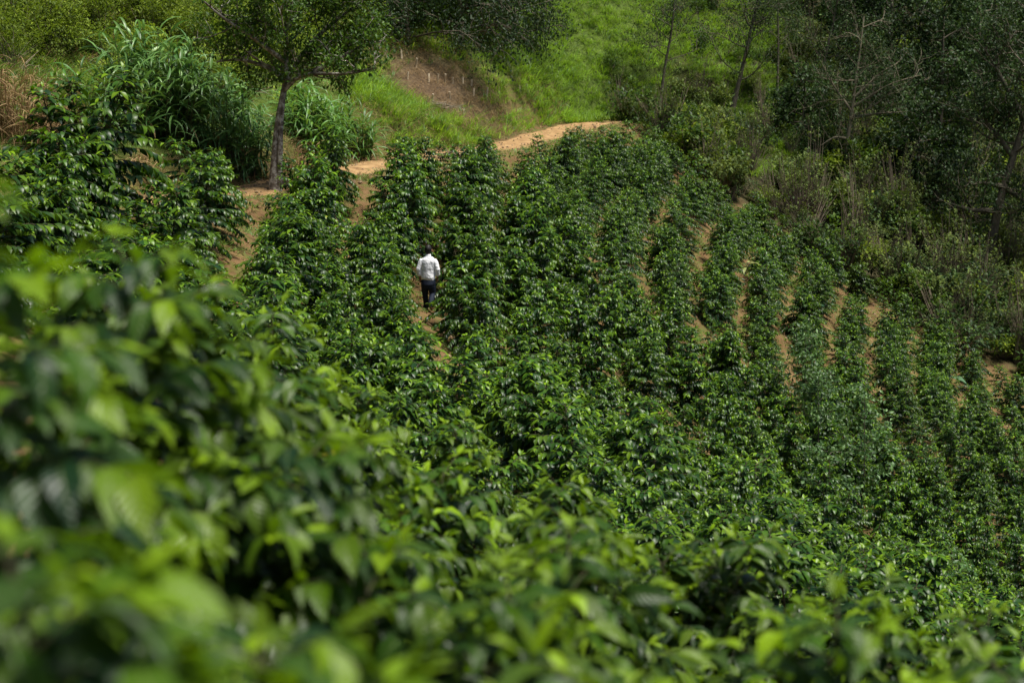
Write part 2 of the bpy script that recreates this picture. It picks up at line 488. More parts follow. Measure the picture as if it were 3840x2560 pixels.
# the dirt track: a strip with wheel ruts and crumbled edges
M['track'] = simple_mat('track_dirt', [(0.30, (0.16, 0.088, 0.035)), (0.5, (0.29, 0.175, 0.075)), (0.7, (0.40, 0.265, 0.125))], 2.2, 0.95, 0.7, 0.05, objspace=False)
cs = np.linspace(-1, 1, 13)
TT = smooth_poly(TRK, np.linspace(0, 1, 260))
tg = nrm(np.gradient(TT, axis=0)); nn_ = np.stack([tg[:, 1], -tg[:, 0], np.zeros(len(tg))], 1)
hw_ = 1.0 + 0.12 * np.sin(np.arange(260) * 0.37) + 0.08 * np.sin(np.arange(260) * 0.93)
tv = TT[:, None] + nn_[:, None] * (cs[None, :, None] * hw_[:, None, None])
rut = -0.045 * np.exp(-((np.abs(cs) - 0.5) / 0.16) ** 2) + 0.05 * (1 - cs ** 4)
tv[..., 2] += 0.03 + rut[None] + 0.012 * fbm(tv[..., 0], tv[..., 1], 4.0)
tv[:, 0, 2] -= 0.10; tv[:, -1, 2] -= 0.10
i2, j2 = np.meshgrid(np.arange(259), np.arange(12), indexing='ij'); q0 = (i2 * 13 + j2).ravel()
tme = np_mesh('dirt_track', tv.reshape(-1, 3), np.stack([q0, q0 + 13, q0 + 14, q0 + 1], 1), M['track'])
tag(link('dirt_track', tme), 'sandy dirt track curving along the hillside above the coffee rows', None, None, 'structure')


# ------------------------------------------------------------------ scatter of uncountable stuff
def scatter(name, variants, pts, rot, scl, label, cat):
    me = bpy.data.meshes.new(name)
    me.from_pydata([tuple(p) for p in pts], [], [])
    a = me.attributes.new('rot', 'FLOAT_VECTOR', 'POINT'); a.data.foreach_set('vector', np.asarray(rot, np.float32).ravel())
    a = me.attributes.new('scl', 'FLOAT', 'POINT'); a.data.foreach_set('value', np.asarray(scl, np.float32))
    a = me.attributes.new('idx', 'INT', 'POINT'); a.data.foreach_set('value', rng.integers(0, len(variants), len(pts)).astype(np.int32))
    o = link(name, me)
    src = bpy.data.collections.new(name + '_source')
    for v in variants:
        src.objects.link(bpy.data.objects.new(v.name, v))
    g = bpy.data.node_groups.new(name + '_nodes', 'GeometryNodeTree')
    g.interface.new_socket('Geometry', in_out='INPUT', socket_type='NodeSocketGeometry')
    g.interface.new_socket('Geometry', in_out='OUTPUT', socket_type='NodeSocketGeometry')
    N = g.nodes.new
    gi, go, ip, ci = N('NodeGroupInput'), N('NodeGroupOutput'), N('GeometryNodeInstanceOnPoints'), N('GeometryNodeCollectionInfo')
    ci.inputs['Collection'].default_value = src
    ci.inputs['Separate Children'].default_value = True
    ci.inputs['Reset Children'].default_value = True
    ip.inputs['Pick Instance'].default_value = True

    def na(nm, t):
        x = N('GeometryNodeInputNamedAttribute'); x.data_type = t; x.inputs[0].default_value = nm
        return next(s for s in x.outputs if s.enabled and s.name == 'Attribute')
    g.links.new(gi.outputs[0], ip.inputs['Points']); g.links.new(ci.outputs[0], ip.inputs['Instance'])
    e2r = N('FunctionNodeEulerToRotation')
    g.links.new(na('rot', 'FLOAT_VECTOR'), e2r.inputs[0]); g.links.new(e2r.outputs[0], ip.inputs['Rotation'])
    g.links.new(na('scl', 'FLOAT'), ip.inputs['Scale']); g.links.new(na('idx', 'INT'), ip.inputs['Instance Index'])
    g.links.new(ip.outputs[0], go.inputs[0])
    md = o.modifiers.new('scatter', 'NODES'); md.node_group = g
    tag(o, label, cat, None, 'stuff')
    return o


# ------------------------------------------------------------------ coffee shrubs
def coffee_data(seed, H=1.9, rad=0.82, dens=1.0):
    r = np.random.default_rng(seed)
    P, F, Y, L, D = [], [], [], [], []
    paths = []
    nst = r.integers(1, 4)
    for st in range(nst):
        lean = r.normal(0, 0.10, 2) + (np.array((math.cos(st * 2.1 + seed), math.sin(st * 2.1 + seed))) * (0.16 if nst > 1 else 0))
        hs = H * (1.0 if st == 0 else r.uniform(0.78, 0.97))
        zz = np.linspace(0, hs, 9)
        sp = np.stack([lean[0] * zz + 0.015 * np.sin(zz * 5), lean[1] * zz + 0.015 * np.cos(zz * 4), zz], 1)
        paths.append((sp, np.linspace(0.026, 0.006, 9)))
        z = 0.12; az = r.uniform(0, 6.28)
        while z < hs - 0.02:
            f = z / hs
            bl = rad * (0.82 + 0.8 * f) if f < 0.25 else rad * (1.02 - 0.88 * ((f - 0.25) / 0.75) ** 1.08)
            bl = max(bl, 0.12) * r.uniform(0.82, 1.15) * (1 if st == 0 else 0.9)
            o = np.array([np.interp(z, zz, sp[:, i]) for i in range(3)])
            for sd in (0, math.pi):
                a = az + sd + r.normal(0, 0.22)
                if r.random() < 0.10: continue
                dh = np.array((math.cos(a), math.sin(a), 0)); dl = np.array((-math.sin(a), math.cos(a), 0))
                el0 = r.uniform(0.35, 0.7) + 0.45 * max(0, f - 0.6) / 0.4
                el1 = el0 - r.uniform(0.8, 1.35) * (0.40 + 0.7 * bl)
                k = 7; ts = np.linspace(0, 1, k)
                el = el0 + (el1 - el0) * ts
                step = bl / (k - 1)
                sw = r.normal(0, 0.25)
                pts = [o]
                for q in range(1, k):
                    hh = dh * math.cos(sw * ts[q]) + dl * math.sin(sw * ts[q])
                    pts.append(pts[-1] + step * (hh * math.cos(el[q]) + np.array((0, 0, math.sin(el[q])))))
                pts = np.array(pts)
                paths.append((pts[::2], np.linspace(0.007, 0.003, 4)))
                s = max(0.22, 0.30 * bl / rad) * bl if bl > 0.3 else 0.04
                nodesp = r.uniform(0.060, 0.082) / dens
                while s < bl:
                    t = s / bl
                    bp = np.array([np.interp(t, ts, pts[:, i]) for i in range(3)])
                    T = pts[min(k - 1, int(t * (k - 1)) + 1)] - pts[int(t * (k - 1))] if t < 1 else pts[-1] - pts[-2]
                    T = T / np.linalg.norm(T)
                    S = np.cross(T, (0, 0, 1)); S /= np.linalg.norm(S)
                    for sg in (-1, 1):
                        if r.random() < 0.08: continue
                        v = 0.62 * T + sg * r.uniform(0.5, 0.85) * S + np.array((0, 0, r.uniform(-0.35, 0.12))) + r.normal(0, 0.08, 3)
                        P.append(bp); F.append(v); D.append(r.uniform(0.7, 1.6))
                        L.append(r.uniform(0.155, 0.225) * (1 - 0.25 * t ** 3)); Y.append(min(1, max(0, (t - 0.55) * 2.2)) * r.uniform(0.0, 1.0) ** 1.3 * (0.30 + 0.70 * f))  # young leaves towards tips; weighting by height also paints brighter shrub tops
                    s += nodesp
                for q in range(3):      # the small young leaves at the tip
                    v = T + r.normal(0, 0.4, 3) + np.array((0, 0, 0.45))
                    P.append(pts[-1]); F.append(v); D.append(r.uniform(0.2, 1.0)); L.append(r.uniform(0.06, 0.12)); Y.append(r.uniform(0.3, 1.0) * (0.4 + 0.6 * f))
            z += r.uniform(0.050, 0.078) / dens; az += math.pi / 2 + r.normal(0, 0.2)
    P, F, Y, L, D = (np.array(x) for x in (P, F, Y, L, D))
    return P, nrm(F), Y, L, D, paths


def lit_top_tint(P):
    t = np.clip(0.12 + 0.36 * P[:, 2] / P[:, 2].max() + rng.normal(0, 0.17, len(P)), 0, 0.985)  # random leaf tone plus a painted rise from shaded base to lit top
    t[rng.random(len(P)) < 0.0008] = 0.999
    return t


def berry_geo(pts, rad):
    # eight-faced beads
    o = np.array(((1, 0, 0), (-1, 0, 0), (0, 1, 0), (0, -1, 0), (0, 0, 1), (0, 0, -1)), float)
    tri = np.array(((0, 2, 4), (2, 1, 4), (1, 3, 4), (3, 0, 4), (2, 0, 5), (1, 2, 5), (3, 1, 5), (0, 3, 5)))
    v = (pts[:, None] + o[None] * rad).reshape(-1, 3)
    return v, (np.arange(len(pts))[:, None, None] * 6 + tri[None]).reshape(-1, 3)


M['berry'] = simple_mat('green_coffee_cherry', [(0.3, (0.05, 0.12, 0.015)), (0.7, (0.11, 0.20, 0.03))], 20, 0.35, 0.0, spec=0.5)


def cherries(P, seed, frac=0.10):
    r = np.random.default_rng(seed)
    pk = P[r.random(len(P)) < frac]
    pts = np.concatenate([pk + r.normal(0, 0.014, pk.shape) + (0, 0, -0.012) for _ in range(6)])
    return pts


variants = []
for sd in range(9):
    P, F, Y, L, D, paths = coffee_data(100 + sd, H=2.0 + 0.16 * ((sd * 3) % 5 - 2) / 2, rad=0.98 + 0.07 * (sd % 3))
    v, q, a = leaf_geo(P, F, L, L * 0.41, D, 0.25, 3, young=Y, rnd=lit_top_tint(P), wavy=0.10, twist=rng.normal(0, 0.2, len(P)))
    fol = np_mesh('coffee_foliage', v, q, M['coffee'], {'leaf': a}, smooth=True)
    tv_, tq_ = tube_geo(paths, 4)
    stm = np_mesh('coffee_stem', tv_, tq_, M['stem'])
    bv, bt = berry_geo(cherries(P, sd, 0.06), 0.0085)
    ber = np_mesh('coffee_cherries', bv, bt, M['berry'])
    v, q, a = leaf_geo(P, F, L, L * 0.41, D, 0.25, 2, young=Y, rnd=lit_top_tint(P), wavy=0.10, twist=rng.normal(0, 0.2, len(P)))
    full_v = np.concatenate([v, tv_]); full_q = np.concatenate([q, tq_ + len(v)])
    fullm = np_mesh('coffee_shrub_whole', full_v, full_q, M['coffee'], {'leaf': np.concatenate([a, np.tile((0.0, 0, 0.5, 0.5), (len(tv_), 1))])}, smooth=False)
    fullm.materials.append(M['stem'])
    mi = np.zeros(len(full_q), np.int32); mi[len(q):] = 1
    fullm.polygons.foreach_set('material_index', mi)
    variants.append((stm, fol, ber, fullm))

# rows, in plan x = s + g(y); the person walks in the gap between the two groups
GY_ = np.array((20, 26, 36, 44, 52, 60, 68, 78, 90, 102)); GG_ = np.array((4.2, 3.0, 1.5, 0.6, 0.0, -0.15, 0.35, 2.2, 5.4, 9.0))
gfun = lambda y: np.interp(y, GY_, np.convolve(np.pad(GG_, 1, mode='edge'), (0.1, 0.8, 0.1), 'valid'))
MAN = np.array((unproj(1607, 1180, 53)[0], unproj(1607, 1180, 53)[1]))
left_rows = [-3.5, -5.45, -7.75, -9.95]
left_end = [64.0, 58.5, 51.3, 47.2]
right_rows = [-1.15, 0.38, 1.83] + [3.32 + 1.58 * k for k in range(12)]
SILU = np.array((-400, 0, 300, 700, 1000, 1250, 1400, 1700, 2000, 2400, 2700, 3100, 3500, 3840, 4200))
SILV = np.array((700, 770, 800, 950, 1130, 1280, 1450, 1560, 1680, 1880, 2040, 2140, 2290, 2400, 2520))
cand = []
for side, rows in (('left', left_rows), ('right', right_rows)):
    for ri, s in enumerate(rows):
        y = 24.0 + random.uniform(0, 1)
        lst = []
        while y < 100:
            x = s + float(gfun(y)) + random.gauss(0, 0.07)
            if s < -3: x = s + (0.9 if s > -4 else 0.45) * float(gfun(y)) + (0.9 if s > -4 else 0.15) * min(1, max(0, (y - 52) / 10)) + random.gauss(0, 0.10)
            yy = y
            y += random.uniform(1.15, 1.75)
            ok = x > float(trx(yy)) + ((1.7 if yy > 79 else 2.8) if yy > 63 else 1.9) if yy > 42 else x > -15
            be = float(beyond_edge(x, yy))
            if not ok or be > -0.6 or (side == 'left' and yy > left_end[ri]): continue
            far = max(0.0, 1 - max(0, -be) / 20.0)
            gap = fbm(x * 1.0 + 3.1, yy * 0.6, 0.9)
            if gap > 0.66 - 0.60 * far or random.random() < 0.02 + 0.08 * far: continue
            xs = MAN[0] * yy / MAN[1]
            if 45.3 < yy < 53.5 and abs(x - xs) < 1.45: x = xs + (max(1.15, x - xs) if side == 'right' else -1.42)
            zz_ = gz(x, yy)
            hsc = random.uniform(0.84, 1.16) * (1 - 0.10 * far)
            if side == 'left' and ri >= 2: hsc *= (1.16 if yy > 47 else 1.04) if ri == 2 else (1.42 if yy > 43.5 else 1.15)
            u, v, d = proj((x, yy, zz_ + 1.9 * hsc))
            pr = 1.0 * FPX / d
            if u < -pr or u > 3840 + pr: continue
            if v > np.interp(u, SILU, SILV) + 170: continue
            lst.append([x, yy, zz_, hsc, d, u, v])
            if side == 'left' and ri == 0 and yy < 47.5:      # the row doubles where it runs towards the brow
                x2, y2 = x - 1.1 + random.gauss(0, .1), yy + .45
                z2 = gz(x2, y2); u2, v2, d2 = proj((x2, y2, z2 + 1.8))
                if v2 < np.interp(u2, SILU, SILV) + 170: lst.append([x2, y2, z2, random.uniform(.85, 1.05), d2, u2, v2])
        cand.append((side, ri, s, lst))

ORD = ['zeroth', 'first', 'second', 'third', 'fourth', 'fifth', 'sixth', 'seventh', 'eighth', 'ninth', 'tenth', 'eleventh', 'twelfth', 'thirteenth', 'fourteenth', 'fifteenth', 'sixteenth', 'seventeenth', 'eighteenth', 'nineteenth', 'twentieth']


def ordn(k):
    if k <= 20: return ORD[k]
    t = {2: 'twenty', 3: 'thirty', 4: 'forty', 5: 'fifty'}[k // 10]
    return t + '-' + ORD[k % 10] if k % 10 else {2: 'twentieth', 3: 'thirtieth', 4: 'fortieth', 5: 'fiftieth'}[k // 10]


allsh = []
for side, ri, s, lst in cand:
    yman = MAN[1]
    ahead = [e for e in lst if e[1] > yman]
    near = sorted([e for e in lst if e[1] <= yman], key=lambda e: -e[1])
    rowtxt = ('row just %s of the person' % side) if ri == 0 else ('%s row %s of the person' % (ordn(ri + 1), side))
    for k, e in enumerate(ahead): allsh.append((e, 'coffee shrub in the %s, %s one farther away' % (rowtxt, ordn(k + 1))))
    for k, e in enumerate(near): allsh.append((e, 'coffee shrub in the %s, %s one nearer the camera' % (rowtxt, ordn(k + 1))))
allsh.sort(key=lambda t: t[0][4])
NIND = 278
rest = []
for k, (e, lab) in enumerate(allsh):
    x, y, z, hs, d, u, v = e
    if k < NIND:
        st, fo, be, _ = variants[random.randrange(len(variants))]
        root = empty('coffee_shrub', (x, y, z - 0.03), random.uniform(0, 6.28))
        wd = hs * random.uniform(0.90, 1.14) * (0.90 if e[0] > 1 and d > 50 else 1.03)
        if x < -4.6: wd *= 1.12 - 0.26 * min(1, max(0, (y - {-1: 42, -2: 44.5, -3: 50}[-1 if x < -8.6 else (-2 if x < -6.5 else -3)]) / 6.5))
        root.scale = (wd, wd, hs)
        tag(root, lab, 'coffee shrub', 'coffee shrubs planted in rows on the hillside')
        link('stem', st, root)
        tag(link('foliage', fo, root), kind='stuff')
        if d < 48: tag(link('coffee_cherries', be, root), kind='stuff')
    else:
        rest.append(e)
print('coffee shrubs', len(allsh), 'scattered', len(rest))
if rest:
    rr = np.array(rest)
    scatter('far_coffee_shrubs', [v[3] for v in variants], rr[:, :3] - (0, 0, 0.03), np.stack([np.zeros(len(rr)), np.zeros(len(rr)), rng.uniform(0, 6.28, len(rr))], 1), rr[:, 3] * rng.uniform(0.80, 0.98, len(rr)),
            'mass of small coffee shrubs filling the far right of the slope below the forest', 'coffee shrubs')

# foreground shrubs, out of focus, with their largest leaves as single parts
fg_lab = ['very blurred coffee shrub at the left edge, tallest in the foreground',
          'very blurred coffee shrub with huge hanging leaves at the lower left',
          'blurred coffee shrub on the left edge just below the conical shrub by the bank',
          'blurred coffee shrub on the foreground slope, left of and below the person',
          'slightly blurred coffee shrub on the foreground brow directly below the person',
          'slightly blurred coffee shrub on the foreground brow at the centre of the picture',
          'slightly blurred coffee shrub on the brow right of the picture centre',
          'soft-edged coffee shrub on the brow below the pale cassava-like plant',
          'soft-edged coffee shrub on the brow toward the lower right',
          'soft-edged coffee shrub, second from the right along the foreground brow',
          'soft-edged coffee shrub, rightmost along the foreground brow',
          'strongly blurred bright coffee shrub at the bottom, left of centre',
          'strongly blurred coffee shrub at the bottom, right of centre',
          'strongly blurred coffee shrub at the bottom right with yellow-green tips',
          'strongly blurred coffee shrub in the lower right corner',
          'blurred coffee shrub with dark interior left of centre in the foreground',
          'most blurred coffee shrub on the bottom edge left of centre',
          'most blurred coffee shrub on the bottom edge right of centre',
          'dark shaded coffee shrub behind the huge hanging leaves at the left edge',
          'very blurred dark coffee shrub in the lower left corner',
          'blurred coffee shrub just right of the tallest one at the left edge',
          'blurred coffee shrub below the second row, left of the picture centre',
          'blurred coffee shrub in front of the sharpest shrubs on the brow',
          'blurred coffee shrub directly below the middle of the brow',
          'blurred coffee shrub below the brow, just right of the picture centre']
for k, (u, v, d, h) in enumerate(FG):
    tp = unproj(u, v, d) - (0, 0, 0.13)
    z0 = gz(tp[0], tp[1])
    hh = min(max(tp[2] - z0, 1.1), 2.1)
    P, F, Y, L, D, paths = coffee_data(300 + k, H=hh, rad=0.72 if d < 5 else 0.98, dens=1.0)
    Y = np.clip(Y * 1.2, 0, 1)
    root = empty('coffee_shrub', (tp[0], tp[1], tp[2] - hh))
    tag(root, fg_lab[k], 'coffee shrub', 'out of focus coffee shrubs in the foreground')
    tv_, tq_ = tube_geo([(p_, np.asarray(r_) * .55) for p_, r_ in paths], 5)
    link('stem', np_mesh('stem', tv_, tq_, M['stem']), root)
    L = L * 1.08; W = L * 0.40; tw = rng.normal(0, 0.25, len(P)); rn = lit_top_tint(P)
    tocam = -(P + tp - (0, 0, hh)); score = (P * nrm(tocam)).sum(1) + 4 * L
    nl = 60 if d < 5 else (36 if d < 8 else 22)
    big = np.argsort(-score)[:nl]
    keep = np.ones(len(P), bool); keep[big] = False
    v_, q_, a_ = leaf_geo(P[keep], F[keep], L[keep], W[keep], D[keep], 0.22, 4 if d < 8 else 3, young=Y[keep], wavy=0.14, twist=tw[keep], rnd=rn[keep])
    tag(link('foliage', np_mesh('foliage', v_, q_, M['coffee_near'], {'leaf': a_}), root), kind='stuff')
    for b_ in big:
        s_ = slice(b_, b_ + 1)
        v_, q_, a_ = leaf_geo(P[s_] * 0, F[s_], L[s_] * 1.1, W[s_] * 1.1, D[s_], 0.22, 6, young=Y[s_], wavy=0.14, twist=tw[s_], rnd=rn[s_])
        link('leaf', np_mesh('leaf', v_, q_, M['coffee_near'], {'leaf': a_}), root, tuple(P[b_]))

#PART2
# ------------------------------------------------------------------ the person
def ball(c, r, n=14, k=9):
    c = np.asarray(c, float); r = np.broadcast_to(np.asarray(r, float), (3,))
    th = np.linspace(0.05, math.pi - 0.05, k)
    ph = np.linspace(0, 2 * np.pi, n, endpoint=False)
    v = np.stack([np.outer(np.sin(th), np.cos(ph)), np.outer(np.sin(th), np.sin(ph)), np.outer(np.cos(th), np.ones(n))], -1) * r + c
    i = np.arange(k - 1)[:, None] * n; j = np.arange(n)[None]; j2 = (j + 1) % n
    q = np.stack([i + j, i + n + j, i + n + j2, i + j2], -1).reshape(-1, 4)
    return v.reshape(-1, 3), q


def loft(rings, n=24):
    """rings: (cx, cy, z, rx, ry), bottom to top, closed by tiny rings"""
    rings = list(rings)
    a, b = rings[0], rings[-1]
    rings = [(a[0], a[1], a[2] + 0.001, a[3] * 0.02, a[4] * 0.02)] + rings + [(b[0], b[1], b[2] - 0.001, b[3] * 0.02, b[4] * 0.02)]
    ph = np.linspace(0, 2 * np.pi, n, endpoint=False)
    v = np.array([[(cx + rx * math.cos(p), cy_ + ry * math.sin(p), z) for p in ph] for cx, cy_, z, rx, ry in rings])
    k = len(rings); i = np.arange(k - 1)[:, None] * n; j = np.arange(n)[None]; j2 = (j + 1) % n
    return v.reshape(-1, 3), np.stack([i + j, i + j2, i + n + j2, i + n + j], -1).reshape(-1, 4)


def limb(pts, rad, n=12):
    pts = np.asarray(pts, float); rad = list(rad)
    t0, t1 = nrm(pts[0] - pts[1]), nrm(pts[-1] - pts[-2])
    P = np.vstack([pts[0] + t0 * rad[0] * 0.6, pts[0] + t0 * rad[0] * 0.45, pts, pts[-1] + t1 * rad[-1] * 0.45, pts[-1] + t1 * rad[-1] * 0.6])
    return tube_geo([(P, [rad[0] * 0.05, rad[0] * 0.75] + rad + [rad[-1] * 0.75, rad[-1] * 0.05])], n)


def fuse(name, geos, mat, voxel, wr=0.0, wscale=9.0, smooth_it=4):
    vv, qq, off = [], [], 0
    for v, q in geos: vv.append(v); qq.append(q + off); off += len(v)
    me = np_mesh(name + '_raw', np.concatenate(vv), np.concatenate(qq), None)
    o = bpy.data.objects.new(name + '_raw', me); col.objects.link(o)
    md = o.modifiers.new('r', 'REMESH'); md.mode = 'VOXEL'; md.voxel_size = voxel; md.use_smooth_shade = True
    sm = o.modifiers.new('s', 'SMOOTH'); sm.iterations = smooth_it; sm.factor = 0.5
    dg = bpy.context.evaluated_depsgraph_get()
    res = bpy.data.meshes.new_from_object(o.evaluated_get(dg), depsgraph=dg)
    bpy.data.objects.remove(o); bpy.data.meshes.remove(me)
    res.name = name
    if wr:
        for vt in res.vertices:
            c = vt.co
            k = mnoise.noise(Vector((c.x * wscale, c.y * wscale, c.z * wscale * 0.55))) + 0.6 * mnoise.noise(Vector((c.x * wscale * 2.2 + c.z * 7, c.y * wscale * 2, c.z * wscale * 1.7)))
            vt.co = c + vt.normal * (wr * k)
    res.materials.clear(); res.materials.append(mat)
    for pl in res.polygons: pl.use_smooth = True
    return res


def cloth_mat(name, c0, c1, rough):
    return simple_mat(name, [(0.3, c0), (0.7, c1)], 40, rough, 0.12, 0.004, spec=0.25)


M['skin'] = simple_mat('skin', [(0.3, (0.20, 0.095, 0.055)), (0.7, (0.27, 0.135, 0.08))], 14, 0.5, 0.05, 0.003)
M['hair'] = simple_mat('black_hair', [(0.3, (0.005, 0.0045, 0.004)), (0.7, (0.016, 0.013, 0.011))], 60, 0.5, 0.8, 0.01)
M['shirt'] = cloth_mat('white_cotton', (0.79, 0.79, 0.82), (0.84, 0.84, 0.87), 0.85)
M['trousers'] = cloth_mat('navy_cloth', (0.008, 0.012, 0.024), (0.014, 0.021, 0.040), 0.8)
M['shoe'] = simple_mat('brown_shoe', [(0.3, (0.10, 0.05, 0.025)), (0.7, (0.22, 0.12, 0.06))], 14, 0.6)
M['eye'] = simple_mat('eye_white', [(0.3, (0.7, 0.68, 0.62)), (0.7, (0.8, 0.78, 0.72))], 10, 0.3, 0)

body = []
# torso, neck, head (bowed forward a little; the person faces +Y, away from the camera)
body.append(loft([(0, 0, 0.78, .14, .10), (0, 0, 0.95, .145, .10), (0, 0, 1.15, .15, .105), (0, 0, 1.28, .160, .100), (0, 0, 1.34, .14, .080), (0, 0.0, 1.41, .085, .07), (0, 0.015, 1.46, .058, .06)]))
body.append(limb([(0, 0.0, 1.40), (0, 0.025, 1.50), (0, 0.04, 1.56)], [.068, .064, .064]))
hc = np.array((0.0, 0.055, 1.612))
body.append(ball(hc, (.082, .100, .116), 20, 14))
body.append(ball(hc + (0, 0.045, -0.060), (.054, .055, .058), 14, 9))           # jaw
body.append(ball(hc + (0, 0.100, -0.015), (.014, .022, .024), 8, 6))            # nose
body.append(ball(hc + (0, 0.092, -0.058), (.026, .014, .010), 8, 6))            # mouth
for sx in (-1, 1):
    body.append(ball(hc + (sx * 0.094, -0.004, -0.022), (.014, .024, .036), 8, 7))  # ear
    sh, el, wr_ = np.array((sx * .165, 0, 1.315)), np.array((sx * .248, -.035, 1.085)), np.array((sx * (.235 if sx > 0 else .225), .05, .845))
    body.append(limb([sh, (sh + el) / 2 + (0, -.005, 0), el, (el + wr_) / 2 + (sx * .005, 0, 0), wr_], [.044, .042, .040, .037, .027]))
    # hand: flattened palm, four curled fingers, thumb off the side of the palm towards the front
    fd = nrm(np.array((-sx * .10, .22, -1.0)))
    palm = wr_ + fd * .055
    body.append(limb([wr_, wr_ + fd * .035, wr_ + fd * .085], [.026, .031, .029]))
    fw = np.array((0, 1.0, .22)); fw = fw / np.linalg.norm(fw)
    for fi, fl in enumerate((.066, .078, .072, .054)):
        b0 = wr_ + fd * .085 + fw * (.030 - .020 * fi)
        k1 = b0 + fd * fl * .45 + np.array((-sx * .006, 0.006, 0)); k2 = k1 + fd * fl * .30 + np.array((-sx * .016, .004, .004)); k3 = k2 + fd * fl * .22 + np.array((-sx * .020, 0, .008))
        body.append(limb([b0, k1, k2, k3], [.0095, .009, .0085, .007], 8))
    t0 = wr_ + fd * .025 + fw * .024
    body.append(limb([t0, t0 + fw * .026 + fd * .028, t0 + fw * .034 + fd * .058 + np.array((-sx * .008, 0, 0))], [.012, .0105, .009], 8))
HIP = {-1: (-.085, 0, .80), 1: (.085, 0, .80)}
KNEE = {-1: (-.100, .11, .445), 1: (.105, .02, .44)}
ANK = {-1: (-.065, .12, .085), 1: (.075, -.24, .165)}
for sx in (-1, 1):
    body.append(limb([HIP[sx], (np.array(HIP[sx]) + KNEE[sx]) / 2, KNEE[sx], (np.array(KNEE[sx]) * .6 + np.array(ANK[sx]) * .4), ANK[sx]], [.080, .070, .053, .050, .036]))
    f0 = np.array(ANK[sx]); toe = f0 + (np.array((sx * .02, .17, -.05)) if sx < 0 else np.array((sx * .02, .12, -.13)))
    body.append(limb([f0 + (0, -.03, -.035), f0 + (0, .03, -.03), toe], [.034, .038, .026]))
mz = gz(MAN[0], MAN[1])
bme = fuse('person', body, M['skin'], 0.0075, smooth_it=2)
man = link('person', bme, None, (MAN[0], MAN[1], mz - 0.0))
man.rotation_euler = (0, 0, R(-2))
tag(man, 'person in white shirt and navy trousers walking away between the coffee rows', 'person')
shirt = [loft([(0, 0, .800, .172, .118), (0, 0, .825, .186, .130), (0, -.004, .88, .192, .138), (0, -.004, .97, .180, .130), (0, 0, 1.08, .178, .124), (0, 0, 1.20, .190, .124), (0, 0, 1.30, .200, .120), (0, 0, 1.36, .192, .105), (0, 0, 1.405, .145, .086), (0, .008, 1.435, .090, .076), (0, .012, 1.455, .070, .070)])]
cuffs = []
for sx in (-1, 1):
    sh, el, wr_ = np.array((sx * .172, 0, 1.335)), np.array((sx * .255, -.035, 1.085)), np.array((sx * .235, .05, .845))
    cuff = el + (wr_ - el) * .52
    shirt.append(limb([sh, sh * .55 + el * .45, el, el + (wr_ - el) * .25, cuff], [.066, .070, .066, .064, .060]))
    cuffs.append(limb([el + (wr_ - el) * .34, cuff, el + (wr_ - el) * .58], [.066, .069, .064]))
shirt_o = link('shirt', fuse('shirt', shirt, M['shirt'], 0.011, 0.011, 10.0, 2), man)
for cf in cuffs: link('rolled_cuff', fuse('rolled_cuff', [cf], M['shirt'], 0.009, 0.006, 22.0, 1), shirt_o)
link('collar', fuse('collar', [loft([(0, .012, 1.435, .074, .074), (0, .018, 1.475, .073, .076), (0, .024, 1.500, .069, .074)])], M['shirt'], 0.008, 0.002, 20.0, 1), shirt_o)
tr = [loft([(0, 0, .58, .180, .120), (0, -.012, .70, .200, .140), (0, -.006, .78, .192, .132), (0, 0, .845, .176, .118), (0, 0, .87, .170, .112)])]
for sx in (-1, 1):
    h, k_, a_ = np.array(HIP[sx]), np.array(KNEE[sx]), np.array(ANK[sx])
    tr.append(limb([h + (0, -.01, -.03), (h + k_) / 2 + (0, -.006, 0), k_, k_ * .5 + a_ * .5 + (0, -.012, 0), a_ + (0, -.006, -.02)], [.114, .106, .084, .074, .068]))
trs_o = link('trousers', fuse('trousers', tr, M['trousers'], 0.011, 0.006, 9.0, 3), man)
bv_, bq_ = loft([(0, 0, .832, .180, .122), (0, 0, .862, .178, .120)]); link('belt', np_mesh('belt', bv_, bq_, M['hair']), trs_o)
hair_pts = [ball(hc + (0, -.012, .018), (.096, .110, .118), 20, 14), ball(hc + (0, -.045, -.035), (.080, .070, .075), 14, 10)]
hv, hq = hair_pts[0]
hm = fuse('hair', hair_pts, M['hair'], 0.006, 0.005, 30.0, 1)
# keep the hair off the face
for vt in hm.vertices:
    if vt.co.y > hc[1] + .055 and vt.co.z < hc[2] + .055: vt.co.y = hc[1] + .052; vt.co.x *= .8
link('hair', hm, man)
for sx in (-1, 1):
    f0 = np.array(ANK[sx]); toe = f0 + (np.array((sx * .02, .18, -.052)) if sx < 0 else np.array((sx * .02, .12, -.138)))
    link('shoe', fuse('shoe', [limb([f0 + (0, -.035, -.045), f0 + (0, .03, -.038), toe], [.042, .046, .034])], M['shoe'], 0.008, smooth_it=2), man)
    ev, eq = ball((0, 0, 0), .012, 10, 8)
    link('eye', np_mesh('eye', ev, eq, M['eye']), man, tuple(hc + (sx * .030, .086, .008)))


